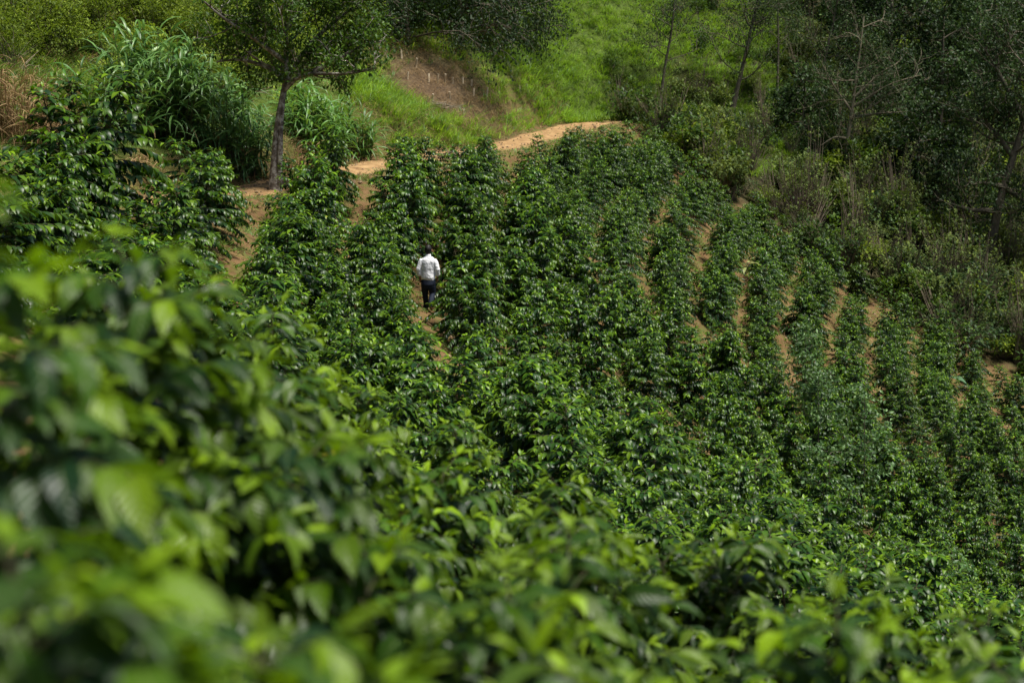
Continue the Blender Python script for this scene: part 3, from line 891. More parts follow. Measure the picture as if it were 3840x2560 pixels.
# ------------------------------------------------------------------ trees
def grow(r, p0, d0, ln, rad, level, maxl, paths, leafpts, spread, up, nchild):
    k = 7
    pts = [np.asarray(p0, float)]; d = nrm(np.asarray(d0, float)); wob = r.normal(0, 0.16, 3)
    for q in range(1, k):
        d = nrm(d + wob * 0.5 + r.normal(0, 0.10, 3) + np.array((0, 0, up * 0.10)))
        pts.append(pts[-1] + d * ln / (k - 1))
    pts = np.array(pts)
    paths.append((pts, np.linspace(rad, rad * 0.35, k), level))
    if level >= maxl:
        leafpts.append(pts[2:])
        return
    if level == maxl - 1: leafpts.append(pts[3:])
    nc = nchild if level == 0 else max(2, nchild - 1)
    for c in range(nc):
        t = 0.25 + 0.75 * (c + r.random()) / nc
        b = np.array([np.interp(t * (k - 1), np.arange(k), pts[:, i]) for i in range(3)])
        ax = nrm(r.normal(0, 1, 3))
        nd = nrm(nrm(d) * (1 - spread) + ax * spread + np.array((0, 0, up * 0.25)))
        grow(r, b, nd, ln * r.uniform(0.45, 0.7), rad * 0.5, level + 1, maxl, paths, leafpts, spread, up, nchild)


def smooth_path(pts, n=14):
    pts = np.asarray(pts, float)
    t = np.linspace(0, len(pts) - 1, n)
    Q = np.stack([np.interp(t, np.arange(len(pts)), pts[:, i]) for i in range(3)], 1)
    for _ in range(2): Q[1:-1] = .25 * Q[:-2] + .5 * Q[1:-1] + .25 * Q[2:]
    return Q


def make_tree(name, label, cat, trunk, r0, limbs=(), nrand=8, rlen=2.0, f0=0.4, leaf='forest_leaf', bark='grey_bark', nleaf=4000, ll=0.10, sig=0.22, seed=1, maxl=2, up=0.6, spread=0.55, nchild=5, group=None, extra_trunks=(), leaf_w=0.5, parts=True):
    r = np.random.default_rng(seed)
    tp = smooth_path(trunk); base = tp[0].copy()
    paths, lp = [], []
    trunks = [(tp, np.linspace(r0, r0 * 0.3, len(tp)) * (1 + 0.5 * np.exp(-np.linspace(0, 14, len(tp)))))]
    for e in extra_trunks: 
        ep = smooth_path(e); trunks.append((ep, np.linspace(r0 * .75, r0 * .4, len(ep))))
    mains = []
    for lb in limbs:
        q = smooth_path(lb, 10); mains.append((q, np.linspace(r0 * 0.66, r0 * 0.2, 10)))
        L_ = np.linalg.norm(np.diff(q, axis=0), axis=1).sum()
        for c in range(max(4, int(L_ * 4))):
            t = r.uniform(2.2, 9)
            b = np.array([np.interp(t, np.arange(10), q[:, i]) for i in range(3)])
            grow(r, b, nrm(r.normal(0, 1, 3) + (0, 0, up)) , rlen * r.uniform(0.35, 0.7), r0 * 0.2, 1, maxl, paths, lp, spread, up, nchild)
    for c in range(nrand):
        t = f0 + (1 - f0) * (c + r.random()) / nrand
        b = np.array([np.interp(t * 13, np.arange(14), tp[:, i]) for i in range(3)])
        a = c * 2.4 + r.normal(0, .4)
        grow(r, b, np.array((math.cos(a), math.sin(a), r.uniform(0.0, .6))), rlen * r.uniform(.7, 1.15) * (1.15 - .5 * (t - f0) / (1 - f0 + 1e-6)), r0 * 0.36, 0, maxl, paths, lp, spread, up, nchild)
    root = empty(name, tuple(base)); tag(root, label, cat, group)
    v, q = tube_geo([(p_ - base, rd) for p_, rd in trunks], 9)
    trk = link('trunk', np_mesh('trunk', v, q, M[bark]), root)
    for q_, rd in mains:
        v, q = tube_geo([(q_ - base, rd)], 7); link('limb', np_mesh('limb', v, q, M[bark]), trk)
    lv0 = [(p_ - base, rd) for p_, rd, lv in paths]
    if lv0:
        v, q = tube_geo(lv0, 3); tag(link('branches', np_mesh('branches', v, q, M[bark]), trk), kind='stuff')
    if nleaf and lp:
        A = np.concatenate(lp)
        P = A[r.integers(0, len(A), nleaf)] + r.normal(0, sig, (nleaf, 3)) - base
        cen = P.mean(0)
        F = nrm(r.normal(0, 1, (nleaf, 3)) + nrm(P - cen) * 0.6 + np.array((0, 0, -0.35)))
        hgt = (P[:, 2] - P[:, 2].min()) / max(np.ptp(P[:, 2]), .1)
        yg = np.clip(r.random(nleaf) * 1.6 - 1.1, 0, 1) * (0.4 + 0.6 * hgt)
        L_ = ll * r.uniform(.6, 1.3, nleaf)
        v, q, a = leaf_geo(P, F, L_, L_ * leaf_w, r.uniform(.1, 1.0, nleaf), 0.2, 2, young=yg, twist=r.normal(0, .6, nleaf))
        tag(link('crown', np_mesh('crown', v, q, M[leaf], {'leaf': a}, smooth=False), root), kind='stuff')
    return root


def up_(u, v, d, dy=0.0):
    p_ = unproj(u, v, d); return p_ + (0, dy, 0)


def on_ground(u, v, d):
    p_ = unproj(u, v, d); return np.array((p_[0], p_[1], gz(p_[0], p_[1]) - 0.05))


# forked shade tree beside the track
D0 = 57.6
b0 = on_ground(1028, 690, D0)
make_tree('shade_tree', 'forked lichen-spotted shade tree standing beside the dirt track', 'tree',
          [b0, up_(1030, 600, D0), up_(1040, 470, D0), up_(1056, 370, D0), up_(1078, 306, D0), up_(1072, 230, D0, .2), up_(1062, 120, D0, .1), up_(1085, -40, D0), up_(1100, -200, D0)], 0.13,
          limbs=[[up_(1060, 345, D0), up_(1112, 284, D0, -.1), up_(1180, 270, D0, -.3), up_(1310, 282, D0, -.6), up_(1420, 250, D0, -.9)],
                 [up_(1075, 310, D0), up_(1030, 268, D0, .2), up_(960, 238, D0, .4), up_(885, 222, D0, .6), up_(800, 235, D0, .6)],
                 [up_(1070, 230, D0), up_(1010, 190, D0), up_(930, 120, D0, -.4), up_(860, 80, D0, -.6), up_(780, 5, D0, -.8)],
                 [up_(1078, 300, D0), up_(1130, 200, D0, .3), up_(1200, 120, D0, .5), up_(1300, 40, D0, .6), up_(1420, -40, D0, .6)],
                 [up_(1062, 120, D0), up_(1140, 30, D0), up_(1260, -60, D0), up_(1380, -160, D0)],
                 [up_(1180, 270, D0, -.3), up_(1270, 220, D0, -.2), up_(1360, 170, D0), up_(1450, 150, D0)]],
          nrand=10, rlen=2.1, f0=0.5, leaf='tree_leaf', bark='bark', nleaf=19000, ll=0.13, sig=0.14, seed=5, nchild=4,
          extra_trunks=[[b0 + (.14, -.05, 0), up_(1052, 600, D0, -.1), up_(1052, 500, D0, -.08), up_(1060, 400, D0, -.03), up_(1066, 350, D0)]])

# dark dense tree on the brow at the top, left of the bright grass
make_tree('dark_tree', 'dense dark evergreen tree above the cleared patch at the top', 'tree',
          [on_ground(1720, 200, 87), up_(1725, 20, 87), up_(1735, -150, 88), up_(1740, -330, 88)], 0.20, nrand=22, rlen=3.4, f0=0.04, leaf='dark_leaf', bark='grey_bark', nleaf=18000, ll=0.17, sig=0.30, seed=21, up=-0.35)
make_tree('dark_tree', 'dark rounded tree left of the densest one, behind the shade tree crown', 'tree',
          [on_ground(1530, 120, 84), up_(1520, 0, 84), up_(1515, -170, 84)], 0.14, nrand=14, rlen=2.3, f0=0.05, leaf='dark_leaf', bark='grey_bark', nleaf=9000, ll=0.14, sig=0.25, seed=22, up=-0.3)
make_tree('dark_tree', 'dark bushy tree overhanging the upper left end of the bright grass', 'tree',
          [on_ground(1900, 190, 93), up_(1905, 20, 93), up_(1915, -160, 95)], 0.15, nrand=16, rlen=2.6, f0=0.04, leaf='dark_leaf', bark='grey_bark', nleaf=12000, ll=0.15, sig=0.28, seed=23, up=-0.35)

# slim trees on the slope at the upper right
gsl = 'slim open trees on the upper right slope'
make_tree('slim_tree', 'slim straight tree rising out of the bright grass, leftmost of the slim trees', 'tree', [on_ground(2472, 385, 98), up_(2492, 250, 98), up_(2520, 120, 98), up_(2536, -60, 98), up_(2550, -220, 98)], 0.085, nrand=16, rlen=1.9, f0=0.25, nleaf=5200, ll=0.10, sig=0.25, seed=31, group=gsl, maxl=2, nchild=4)
make_tree('slim_tree', 'slim leaning tree second from the left on the upper right slope', 'tree', [on_ground(2745, 390, 100), up_(2790, 230, 100), up_(2828, 60, 100), up_(2860, -90, 100)], 0.12, nrand=16, rlen=2.4, f0=0.2, nleaf=8000, ll=0.10, sig=0.28, seed=32, group=gsl, nchild=4)
make_tree('slim_tree', 'thin upright dark-stemmed tree third from the left on the upper right slope', 'tree', [on_ground(2912, 395, 102), up_(2920, 200, 102), up_(2916, 0, 102), up_(2916, -150, 102)], 0.07, nrand=14, rlen=1.8, f0=0.3, nleaf=4600, ll=0.10, sig=0.25, seed=33, group=gsl, nchild=4)
make_tree('slim_tree', 'leaning slim tree with dark stem just left of the pale branched tree', 'tree', [on_ground(3055, 420, 104), up_(3098, 200, 104), up_(3130, 60, 104), up_(3160, -100, 104)], 0.10, nrand=16, rlen=2.3, f0=0.2, nleaf=8000, ll=0.10, sig=0.28, seed=34, group=gsl, nchild=4)
D5 = 95
make_tree('pale_trunk_tree', 'pale-trunked half-bare tree with spreading branches before the dark forest', 'tree',
          [on_ground(3168, 570, D5), up_(3182, 480, D5), up_(3200, 390, D5), up_(3206, 320, D5), up_(3222, 220, D5), up_(3240, 60, D5)], 0.115,
          limbs=[[up_(3202, 400, D5), up_(3260, 360, D5, -.3), up_(3330, 310, D5, -.6), up_(3440, 280, D5, -.8)], [up_(3204, 365, D5), up_(3255, 320, D5, .2), up_(3310, 270, D5, .3), up_(3370, 240, D5, .3)],
                 [up_(3172, 520, D5), up_(3130, 512, D5), up_(3080, 545, D5)], [up_(3195, 420, D5), up_(3130, 330, D5), up_(3090, 250, D5)], [up_(3185, 440, D5), up_(3300, 425, D5), up_(3400, 420, D5)]],
          nrand=9, rlen=2.0, f0=0.3, leaf='forest_leaf', bark='pale_bark', nleaf=8500, ll=0.10, sig=0.28, seed=35, nchild=4)
D6 = 92
make_tree('leaning_tree', 'large leaning forest tree with thick bare trunk at the right edge', 'tree',
          [on_ground(3702, 900, D6), up_(3745, 745, D6), up_(3800, 590, D6), up_(3850, 430, D6), up_(3880, 250, D6), up_(3900, 50, D6)], 0.22,
          limbs=[[up_(3725, 790, D6), up_(3620, 785, D6, -.3), up_(3520, 745, D6, -.5)], [up_(3760, 700, D6), up_(3680, 680, D6, -.3), up_(3580, 700, D6, -.6)], [up_(3800, 590, D6), up_(3720, 480, D6), up_(3640, 420, D6, .3)],
                 [up_(3760, 700, D6), up_(3850, 760, D6, -.3), up_(3930, 850, D6, -.6)], [up_(3840, 450, D6), up_(3760, 300, D6), up_(3690, 180, D6)]],
          nrand=12, rlen=3.0, f0=0.4, leaf='forest_leaf', bark='grey_bark', nleaf=14000, ll=0.16, sig=0.24, seed=36, nchild=4)
gdf = 'dense forest trees on the right'
for k, (u, v, d, top, rl, nl, lab) in enumerate((
        (3330, 470, 104, -150, 3.2, 10000, 'dark dense forest tree right behind the pale-trunked tree'),
        (3520, 600, 103, 60, 3.0, 10000, 'rounded grey-green forest tree left of the leaning trunk'),
        (3660, 420, 108, -120, 3.4, 10000, 'tall grey-green forest tree above and left of the leaning trunk'),
        (3830, 350, 112, -150, 3.6, 11000, 'tall forest tree in the upper right corner'),
        (3430, 760, 96, 480, 2.2, 7000, 'low dark forest tree below the rounded grey-green one'),
        (3180, 330, 112, -160, 3.0, 9000, 'dark forest tree behind the slim leaning trees at the top'),
        (3000, 560, 99, 330, 1.9, 5500, 'small dark tree at the foot of the slim trees'))):
    make_tree('forest_tree', lab, 'tree', [on_ground(u, v, d), up_(u + 10, v * .6 + top * .4, d), up_(u + 20, top, d)], 0.15, nrand=16, rlen=rl, f0=0.12, leaf='dark_leaf' if k in (0, 4) else 'forest_leaf', nleaf=nl, ll=0.23, sig=0.20, seed=50 + k, group=gdf, up=0.1)

# pale shade saplings among the coffee on the right, and odd plants
gsp = 'pale young shade trees standing among the coffee'
for k, (u, vb, vt, d, rl, nl, lab) in enumerate((
        (3010, 1600, 1230, 62, 0.75, 1500, 'pale feathery sapling above the coffee left of the bare ochre aisle'),
        (3060, 1760, 1400, 59, 0.8, 1500, 'pale grey-green sapling below the feathery one among the coffee'),
        (3230, 1900, 1480, 57, 0.95, 1700, 'broad pale-leaved sapling spreading over the coffee on the right'),
        (3100, 2000, 1660, 54, 0.75, 1200, 'pale-leaved sapling at the foot of the broad one'),
        (3560, 2330, 2060, 50, 0.5, 420, 'lone pale sapling low among the coffee at the lower right'))):
    p_ = on_ground(u, vb, d); pt = unproj(u, vt, d); pt[1] = p_[1]
    make_tree('shade_sapling', lab, 'sapling', [p_, (p_ + pt) / 2 + (.05, 0, 0), pt], 0.028, nrand=13, rlen=rl, f0=0.35, leaf='pale_leaf', bark='grey_bark', nleaf=int(nl * .55), ll=0.15, sig=0.09, seed=70 + k, group=gsp, nchild=4, maxl=1, up=0.1)
p_ = on_ground(2500, 2010, 41); pt = unproj(2500, 1740, 41)
make_tree('cassava_plant', 'bright lime-green bushy plant poking up just beyond the foreground brow', 'plant', [p_, (p_ + pt) / 2, pt], 0.02, nrand=9, rlen=0.5, f0=0.45, leaf='weed', bark='stem', nleaf=420, ll=0.14, sig=0.09, seed=80, nchild=3, maxl=1)
p_ = on_ground(2825, 2010, 46); pt = unproj(2835, 1740, 46)
make_tree('dead_shrub', 'bare reddish twiggy shrub among green coffee below the pale saplings', 'shrub', [p_, (p_ + pt) / 2, pt], 0.02, nrand=12, rlen=0.7, f0=0.2, bark='twig', nleaf=0, seed=81, nchild=4, up=1.0)


def broad_plant(name, label, base, n, ln, wd, mat, seed, el=0.9):
    r = np.random.default_rng(seed)
    root = empty(name, tuple(base)); tag(root, label, 'plant')
    st = []
    for k in range(n):
        a = k * 2.4 + r.normal(0, .3); h = ln * r.uniform(.5, .9)
        tip = np.array((math.cos(a) * h * .45, math.sin(a) * h * .45, h))
        st.append((np.array([(0, 0, 0), tip * .55 + (0, 0, .05), tip]), np.array((.02, .016, .012))))
        v, q, at_ = leaf_geo(np.zeros((1, 3)), np.array([(math.cos(a), math.sin(a), .35)]), [ln * r.uniform(.8, 1.1)], [wd * r.uniform(.8, 1.1)], [r.uniform(.9, 1.5)], .2, 6, rnd=np.array([r.random()]), young=np.array([r.uniform(0, .5)]), wavy=.08)
        link('leaf', np_mesh('leaf', v, q, M[mat], {'leaf': at_}), root, tuple(tip))
    v, q = tube_geo(st, 5); link('stem', np_mesh('stem', v, q, M['stem']), root)


M['taro'] = leaf_mat('blue_green_leaf', (0.03, 0.09, 0.05), (0.06, 0.15, 0.075), (0.12, 0.22, 0.09), rough=0.4, trans=0.25)
M['pale_yellow'] = leaf_mat('pale_yellow_leaf', (0.20, 0.25, 0.06), (0.28, 0.32, 0.09), (0.38, 0.40, 0.14), rough=0.5, trans=0.25, tcol=(.5, .5, .2))
p_ = on_ground(3520, 1330, 76); broad_plant('taro_plant', 'large-leaved blue-green plant beside a soil patch at the right', p_, 6, 0.95, 0.55, 'taro', 90)
p_ = on_ground(2795, 900, 72); p_[2] += .75; broad_plant('yellowing_plant', 'pale yellow leafy plant above the coffee below the forest edge', p_, 4, 0.5, 0.2, 'pale_yellow', 91)
p_ = on_ground(3005, 1065, 74); p_[2] += .2; broad_plant('yellowing_plant', 'pale yellow leafy plant in the bare soil gap on the right', p_, 4, 0.45, 0.22, 'pale_yellow', 92)
p_ = on_ground(3085, 1120, 77); broad_plant('taro_plant', 'small upright broad-leaved plant beside the ochre aisle on the right', p_, 4, 0.7, 0.3, 'taro', 93)


# ------------------------------------------------------------------ tall fodder grass clumps on the bank
def napier(name, label, base, vtop, rx, ry, ncane, mat, seed, nsep=60, drywide=False, lw=0.045, ll=1.0, per=9, upright=0.8):
    r = np.random.default_rng(seed)
    root = empty(name, tuple(base)); tag(root, label, 'grass clump', 'tall fodder grass clumps on the bank')
    pu_, pv_, pd_ = proj(base)
    H = (pv_ - vtop) * pd_ / FPX / CP
    P, F, L_, D_, rn, Y = [], [], [], [], [], []
    canes = []
    for c in range(ncane):
        a, q = r.uniform(0, 6.28), math.sqrt(r.random())
        bx, by = rx * q * math.cos(a), ry * q * math.sin(a)
        h = H * r.uniform(.62, 1.0) * (1 - .28 * q * q)
        ln = np.array((bx / rx, by / ry)) * .16 * h + r.normal(0, (.17 if mat == 'straw' else .07) * h, 2)
        k = 7; t = np.linspace(0, 1, k)
        pts = np.stack([bx + ln[0] * t ** 1.6, by + ln[1] * t ** 1.6, h * .86 * t - .1], 1)
        pts[:, 2] += gz(base[0] + bx, base[1] + by) - base[2]
        canes.append((pts, np.linspace(.012, .006, k)))
        az = r.uniform(0, 6.28)
        for j in range(per):
            tt = .12 + .88 * (j + r.random()) / per
            b = np.array([np.interp(tt, t, pts[:, i]) for i in range(3)])
            az += math.pi + r.normal(0, .5)
            el = r.uniform(.75, 1.25) if tt > .5 else r.uniform(.3, 1.0)
            el = el - (r.uniform(0, 1.2) if mat == 'straw' else 0)
            P.append(b); F.append((math.cos(az) * math.cos(el), math.sin(az) * math.cos(el), math.sin(el)))
            L_.append(ll * r.uniform(.65, 1.15)); D_.append(r.uniform(1.3, 2.5)); rn.append(r.random() * (1.0 if tt < .55 else .93)); Y.append(max(0, r.normal(0, .25)) * tt)
    P, F, L_, D_, rn, Y = (np.array(x) for x in (P, F, L_, D_, rn, Y))
    W = np.full(len(P), lw) * r.uniform(.75, 1.2, len(P)); tw = r.normal(0, .5, len(P))
    v, q = tube_geo(canes, 4); link('canes', np_mesh('canes', v, q, M['straw'] if mat == 'straw' else M['stem']), root)
    score = -P[:, 1] + .5 * P[:, 2] + r.normal(0, .5, len(P))
    big = np.argsort(-score)[:nsep]
    keep = np.ones(len(P), bool); keep[big] = False
    v, q, at_ = leaf_geo(P[keep], F[keep], L_[keep], W[keep], D_[keep], .3, 6, prof_blade, rnd=rn[keep], young=Y[keep], twist=tw[keep])
    tag(link('foliage', np_mesh('foliage', v, q, M[mat], {'leaf': at_}), root), kind='stuff')
    for b in big:
        s_ = slice(b, b + 1)
        v, q, at_ = leaf_geo(P[s_] * 0, F[s_], L_[s_], W[s_], D_[s_], .3, 7, prof_blade, rnd=rn[s_], young=Y[s_], twist=tw[s_])
        link('blade', np_mesh('blade', v, q, M[mat], {'leaf': at_}), root, tuple(P[b]))


napier('fodder_grass', 'tallest dark green clump of broad-bladed fodder grass on the bank', on_ground(590, 545, 60), 10, 1.25, 1.0, 105, 'napier', 201, 130, lw=.105, ll=1.2)
napier('fodder_grass', 'dark green fodder grass clump left of the forked tree trunk', on_ground(850, 560, 60.5), 200, 1.25, 1.0, 90, 'napier', 202, 80, lw=.09, ll=1.15)
napier('fodder_grass', 'light green low fodder grass clump right of the forked tree trunk', on_ground(1180, 500, 65), 290, 1.0, .9, 70, 'napier_light', 203, 60, lw=.085)
napier('fodder_grass', 'light green drooping fodder grass at the right end of the bank', on_ground(1330, 490, 67), 360, .6, .7, 36, 'napier_light', 204, 40, lw=.075)
napier('fodder_grass', 'sparse yellow-green fodder grass between dry clump and tallest clump', on_ground(340, 520, 57), 190, .9, .8, 48, 'napier_light', 205, 50, lw=.085, per=7)
napier('dry_grass', 'dry tan clump of dead fodder grass at the left edge', on_ground(70, 500, 55), 160, 1.25, .9, 120, 'straw', 206, 60, lw=.032, ll=.8)
napier('dry_grass', 'small dry tan grass tuft hanging over the bank behind second row', on_ground(560, 640, 56.5), 555, .5, .4, 40, 'straw', 207, 20, lw=.022, ll=.6, per=6)
napier('dry_grass', 'dry grass tuft on the bank right of the forked tree trunk', on_ground(1130, 560, 62), 500, .7, .4, 40, 'straw', 208, 20, lw=.02, ll=.55, per=6)

# ------------------------------------------------------------------ ground cover
def clump_mesh(name, nb, h, w, mat, seed, droop=(0.5, 1.6), spread=.55, rad=.12, nseg=3):
    r = np.random.default_rng(seed)
    a = r.uniform(0, 6.28, nb); q = np.sqrt(r.random(nb)) * rad
    P = np.stack([q * np.cos(a), q * np.sin(a), np.zeros(nb)], 1)
    a2 = a + r.normal(0, .8, nb)
    F = np.stack([np.cos(a2) * spread, np.sin(a2) * spread, np.ones(nb)], 1) + r.normal(0, .15, (nb, 3))
    v, q, at_ = leaf_geo(P, F, h * r.uniform(.5, 1.1, nb), w * r.uniform(.7, 1.2, nb), r.uniform(*droop, nb), .2, nseg, prof_blade, young=np.clip(r.normal(0, .35, nb), 0, 1))
    return np_mesh(name, v, q, M[mat], {'leaf': at_}, smooth=False)


def bush_mesh(name, nl, rx, rz, ll, mat, seed, twigs=14, lw=.5):
    r = np.random.default_rng(seed)
    lobes = r.normal(0, 1, (9, 3)) * (rx * .5, rx * .5, rz * .30) + (0, 0, rz * .75)
    P = lobes[r.integers(0, 9, nl)] + nrm(r.normal(0, 1, (nl, 3))) * (rx * .42 * r.random((nl, 1)) ** .35)
    P[:, 2] = np.abs(P[:, 2])
    F = nrm(P - (0, 0, rz * .4)) + r.normal(0, .6, (nl, 3)) + (0, 0, -.1)
    L_ = ll * r.uniform(.6, 1.3, nl)
    v, q, at_ = leaf_geo(P, F, L_, L_ * lw, r.uniform(.2, 1.1, nl), .2, 2, young=np.clip(r.random(nl) * 1.7 - 1.1, 0, 1) * np.clip(P[:, 2] / rz, 0, 1))
    paths = []
    for k in range(twigs):
        e = P[r.integers(0, nl)] * 1.05
        paths.append((np.array([(0, 0, 0), e * .5 + r.normal(0, .06, 3), e]), np.array((.014, .010, .004))))
    tv_, tq_ = tube_geo(paths, 4)
    me = np_mesh(name, np.concatenate([v, tv_]), np.concatenate([q, tq_ + len(v)]), M[mat], {'leaf': np.concatenate([at_, np.tile((.2, 0, .5, .5), (len(tv_), 1))])}, smooth=False)
    me.materials.append(M['twig'])
    mi = np.zeros(len(q) + len(tq_), np.int32); mi[len(q):] = 1
    me.polygons.foreach_set('material_index', mi)
    return me


def rand_pts(n, x0, x1, y0, y1, cond):
    out_ = []
    while len(out_) < n:
        x = rng.uniform(x0, x1, n); y = rng.uniform(y0, y1, n)
        k = cond(x, y)
        out_ += list(zip(x[k], y[k]))
        if not k.any(): break
    out_ = np.array(out_[:n])
    return np.column_stack([out_, ground(out_) - .03])


def yaw(n):
    return np.stack([rng.normal(0, .08, n), rng.normal(0, .08, n), rng.uniform(0, 6.28, n)], 1)




def in_view(x, y, z, pad=200):
    d = y * CP - z * SP
    return (np.abs(FPX * x / d) < 1920 + pad)


def hillcond(x, y): return (uphill_of_track(x, y) > 2.0) & (np.abs(x) < y * .30) & (y < 122)


# bright grass slope
pts = rand_pts(13000, -6, 26, 70, 116, lambda x, y: ((uphill_of_track(x, y) > 1.5) | ((y > 93) & (x > 2))) & ((beyond_edge(x, y) > 1.5) | (x < 4)) & (rng.random(len(x)) > clr(x, y) * 1.1) & (np.abs(x) < y * .3))
scatter('hill_grass', [clump_mesh('grass_tuft', 26, .62, .034, m_, 400 + k, rad=.28) for k, m_ in enumerate(('grass', 'grass', 'weed', 'grass', 'grass', 'weed', 'napier_light', 'grass'))], pts, yaw(len(pts)), rng.uniform(.45, 1.25, len(pts)) * (1 + .35 * fbm(pts[:, 0], pts[:, 1], .9)), 'bright green tall grass covering the slope above the track', 'grass')
# grass and herbs on the bank and hillside at the left
pts = rand_pts(12000, -24, -2, 44, 88, lambda x, y: (uphill_of_track(x, y) > 1.7) & (np.abs(x) < y * .33) & (rng.random(len(x)) > clr(x, y) * 1.1) & (rng.random(len(x)) < np.clip((uphill_of_track(x, y) - 1.2) / 3, .12, 1)))
scatter('bank_grass', [clump_mesh('bank_tuft', 16, .30, .018, m_, 420 + k, rad=.16) for k, m_ in enumerate(('weed', 'weed', 'straw', 'weed'))], pts, yaw(len(pts)), rng.uniform(.6, 1.3, len(pts)) * np.clip(.8 + (uphill_of_track(pts[:, 0], pts[:, 1]) - 3) * .2, .8, 1.9), 'rough green and dry grass on the bank above the track', 'grass')
# wild scrub: left hillside
pts = rand_pts(460, -24, -6, 62, 92, lambda x, y: (uphill_of_track(x, y) > 5.0) & (np.abs(x) < y * .32) & (clr(x, y) < .1))
scatter('hillside_scrub', [bush_mesh('scrub_bush', 1100, .85, .9, .105, 'bush_leaf', 440 + k) for k in range(4)], pts, yaw(len(pts)), rng.uniform(.7, 1.35, len(pts)), 'yellow-green scrub covering the hillside at the upper left', 'scrub')
# dark bushes below the dark trees and scattered bushes through the grass
pts = rand_pts(120, -5, 2.2, 82, 94, lambda x, y: (uphill_of_track(x, y) > 5.0) & (clr(x, y) < .25) & (y > 83 + 1.1 * (x + 3)))
pts2 = rand_pts(26, 4, 24, 97, 116, lambda x, y: (beyond_edge(x, y) > 6) & (np.abs(x) < y * .3))
ap = np.vstack([pts, pts2])
scatter('dark_scrub', [bush_mesh('dark_bush', 1100, .8, .9, .11, 'tree_leaf', 450 + k) for k in range(3)], ap, yaw(len(ap)), rng.uniform(.6, 1.2, len(ap)), 'dark green scrub under the trees at the top of the slope', 'scrub')
# undergrowth along the forest edge on the right
pts = rand_pts(760, 5, 40, 80, 118, lambda x, y: (beyond_edge(x, y) > .6) & (np.abs(x) < y * .31) & (rng.random(len(x)) < np.where(x > 15.5, 1.0, np.clip((1.3 if True else 0) - beyond_edge(x, y) / np.where(x > 8, 11.0, 5.0), .03, 1))))
scatter('undergrowth', [bush_mesh('undergrowth_bush', 700, .7 + .08 * k, 1.25 - .12 * k, .18, m_, 460 + k, twigs=30) for k, m_ in enumerate(('olive', 'tree_leaf', 'olive', 'bush_leaf', 'forest_leaf'))] + [bush_mesh('twiggy_bush', 230, .75, 1.5 + .2 * k, .12, 'olive', 470 + k, twigs=60) for k in range(3)], pts, yaw(len(pts)), rng.uniform(.6, 1.5, len(pts)), 'tangled undergrowth between the coffee and the forest', 'undergrowth')
# weeds and fallen straw on the plantation soil
plc = lambda x, y: (x > trx(y) + 1.0) & (beyond_edge(x, y) < .5) & (np.abs(x) < y * .30)
pts = rand_pts(9500, -14, 24, 34, 92, lambda x, y: plc(x, y) & (fbm(x, y, 1.3) > -.15))
scatter('weeds', [clump_mesh('weed_tuft', 14, .17, .030, 'weed', 480 + k, rad=.13, droop=(.6, 1.8), spread=1.0, nseg=2) for k in range(3)], pts, yaw(len(pts)), rng.uniform(.6, 1.9, len(pts)), 'low green weeds on the soil between the coffee rows', 'weeds')


def litter_mesh(name, nb, seed, ln=.35):
    r = np.random.default_rng(seed)
    P = np.column_stack([r.normal(0, .22, (nb, 2)), r.uniform(.02, .09, nb)])
    F = np.column_stack([r.normal(0, 1, (nb, 2)), r.normal(0, .22, nb)])
    v, q, at_ = leaf_geo(P, F, ln * r.uniform(.4, 1.2, nb), .014, r.normal(0, .5, nb), .1, 2, prof_blade)
    return np_mesh(name, v, q, M['straw'], {'leaf': at_}, smooth=False)


lit = [litter_mesh('straw_litter', 22, 500 + k) for k in range(3)]
pts = rand_pts(2600, -14, 24, 34, 92, lambda x, y: plc(x, y) & (fbm(x + 5, y, 1.1) > .1))
pts2 = rand_pts(1100, -16, 2, 44, 78, lambda x, y: (uphill_of_track(x, y) > .9) & (uphill_of_track(x, y) < 3.4))
pts3 = rand_pts(900, CLR[0] - 5, CLR[0] + 5, CLR[1] - 7, CLR[1] + 7, lambda x, y: clr(x, y) > .3)
ap = np.vstack([pts, pts2, pts3])
scatter('straw_litter', lit, ap, yaw(len(ap)), rng.uniform(.6, 1.5, len(ap)), 'dry straw and fallen stalks lying on the soil and bank', 'litter')

# cut stumps in the cleared patch
gst = 'pale cut stakes in the cleared patch'
sr = np.random.default_rng(77)
stk = [(1528, 285), (1608, 298), (1640, 302), (1668, 300), (1697, 303), (1735, 305), (1767, 312), (1825, 350), (1622, 366), (1686, 360), (1737, 422), (1775, 352), (1560, 240), (1506, 210), (1950, 330)]
stk.sort()
for k, (u, v) in enumerate(stk):
    d = 80.0
    for _ in range(25):                      # march to the ground along the sight line
        q_ = unproj(u, v + 9, d); d += (q_[2] - gz(q_[0], q_[1])) * 1.2
        d = min(max(d, 70), 100)
    q_ = unproj(u, v + 9, d)
    hgt, tl = sr.uniform(.22, .36), sr.normal(0, .12, 2)
    pth = np.array([(0, 0, -.1), (0, 0, 0), (tl[0] * hgt, tl[1] * hgt, hgt), (tl[0] * hgt, tl[1] * hgt, hgt + .002)])
    v_, q2 = tube_geo([(pth, np.array((.05, .045, .04, .001)))], 7)
    o = link('cut_stump', np_mesh('cut_stump', v_, q2, M['stump'], smooth=False), None, (q_[0], q_[1], gz(q_[0], q_[1])))
    tag(o, 'pale cut stump in the brown cleared patch, %s from the left' % ordn(k + 1), 'stump', gst)
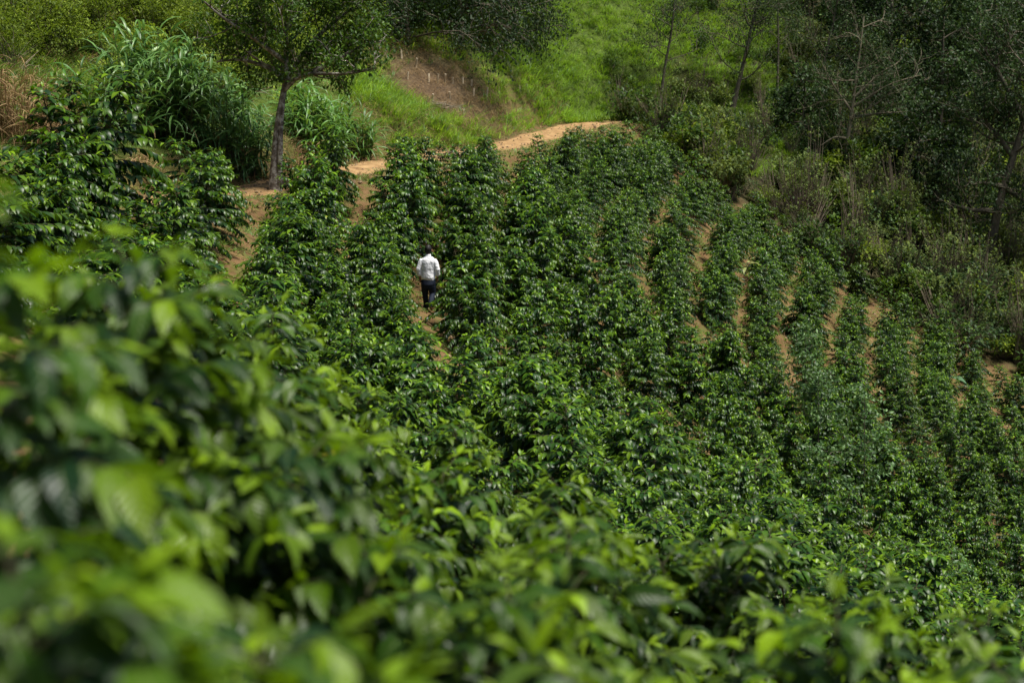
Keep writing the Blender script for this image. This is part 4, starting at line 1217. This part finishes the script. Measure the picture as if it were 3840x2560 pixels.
# pile of dry cut branches beside the track
for (u, v, d, sc_, lab, sd) in ((1690, 600, 68, .75, 'grey pile of dry cut branches beside the track between two rows', 1), (1640, 395, 80, .9, 'heap of brown cut branches in the cleared patch', 2)):
    r = np.random.default_rng(600 + sd)
    b_ = on_ground(u, v, d)
    root = empty('brush_pile', tuple(b_)); tag(root, lab, 'brush pile')
    for k in range(46):
        a = r.uniform(0, 6.28); e = np.array((math.cos(a), math.sin(a), r.normal(0, .18))) * r.uniform(.3, .7) * sc_
        c_ = np.append(r.normal(0, .33 * sc_, 2), r.uniform(.04, .34) * sc_)
        v_, q2 = tube_geo([(np.array([-e, r.normal(0, .04, 3), e]), np.array((.016, .012, .006)))], 4)
        link('cut_branch', np_mesh('cut_branch', v_, q2, M['twig' if k % 3 else 'pale_bark']), root, tuple(c_))

# loose stones and clods on the track and on the bare soil
def stone_mesh(name, seed):
    r = np.random.default_rng(seed)
    v, q = ball((0, 0, 0), (1, .8, .6), 7, 5)
    v = v * (1 + r.normal(0, .13, (len(v), 1)))
    return np_mesh(name, v, q, M['stone'], smooth=False)


M['stone'] = simple_mat('earthy_stone', [(0.3, (0.13, 0.085, 0.045)), (0.7, (0.36, 0.26, 0.16))], 1.3)
k_ = rng.integers(0, len(TT), 900)
pa = TT[k_, :2] + nn_[k_, :2] * rng.normal(0, .8, (900, 1))
pb = rand_pts(2600, -14, 24, 36, 92, plc)[:, :2]
pa = np.vstack([pa, pb])
pts = np.column_stack([pa, ground(pa) + .05])
scatter('stones', [stone_mesh('stone', 700 + k) for k in range(4)], pts, rng.uniform(0, 6.28, (len(pts), 3)), np.abs(rng.normal(.03, .02, len(pts))) + .012, 'loose stones and earth clods on the track and bare soil', 'stones')
k_ = rng.integers(0, len(TT), 900)
off = np.where(rng.random(900) < .25, rng.normal(0, .14, 900), np.sign(rng.normal(0, 1, 900)) * rng.uniform(.85, 1.5, 900))
pa = TT[k_, :2] + nn_[k_, :2] * off[:, None]
pts = np.column_stack([pa, ground(pa) + .03])
scatter('track_weeds', [clump_mesh('track_weed', 12, .14, .022, m_, 720 + k, rad=.12, droop=(.6, 1.8), spread=1.0, nseg=2) for k, m_ in enumerate(('weed', 'straw', 'weed'))], pts, yaw(len(pts)), rng.uniform(.5, 1.6, len(pts)), 'weeds and dry grass along the edges of the dirt track', 'weeds')
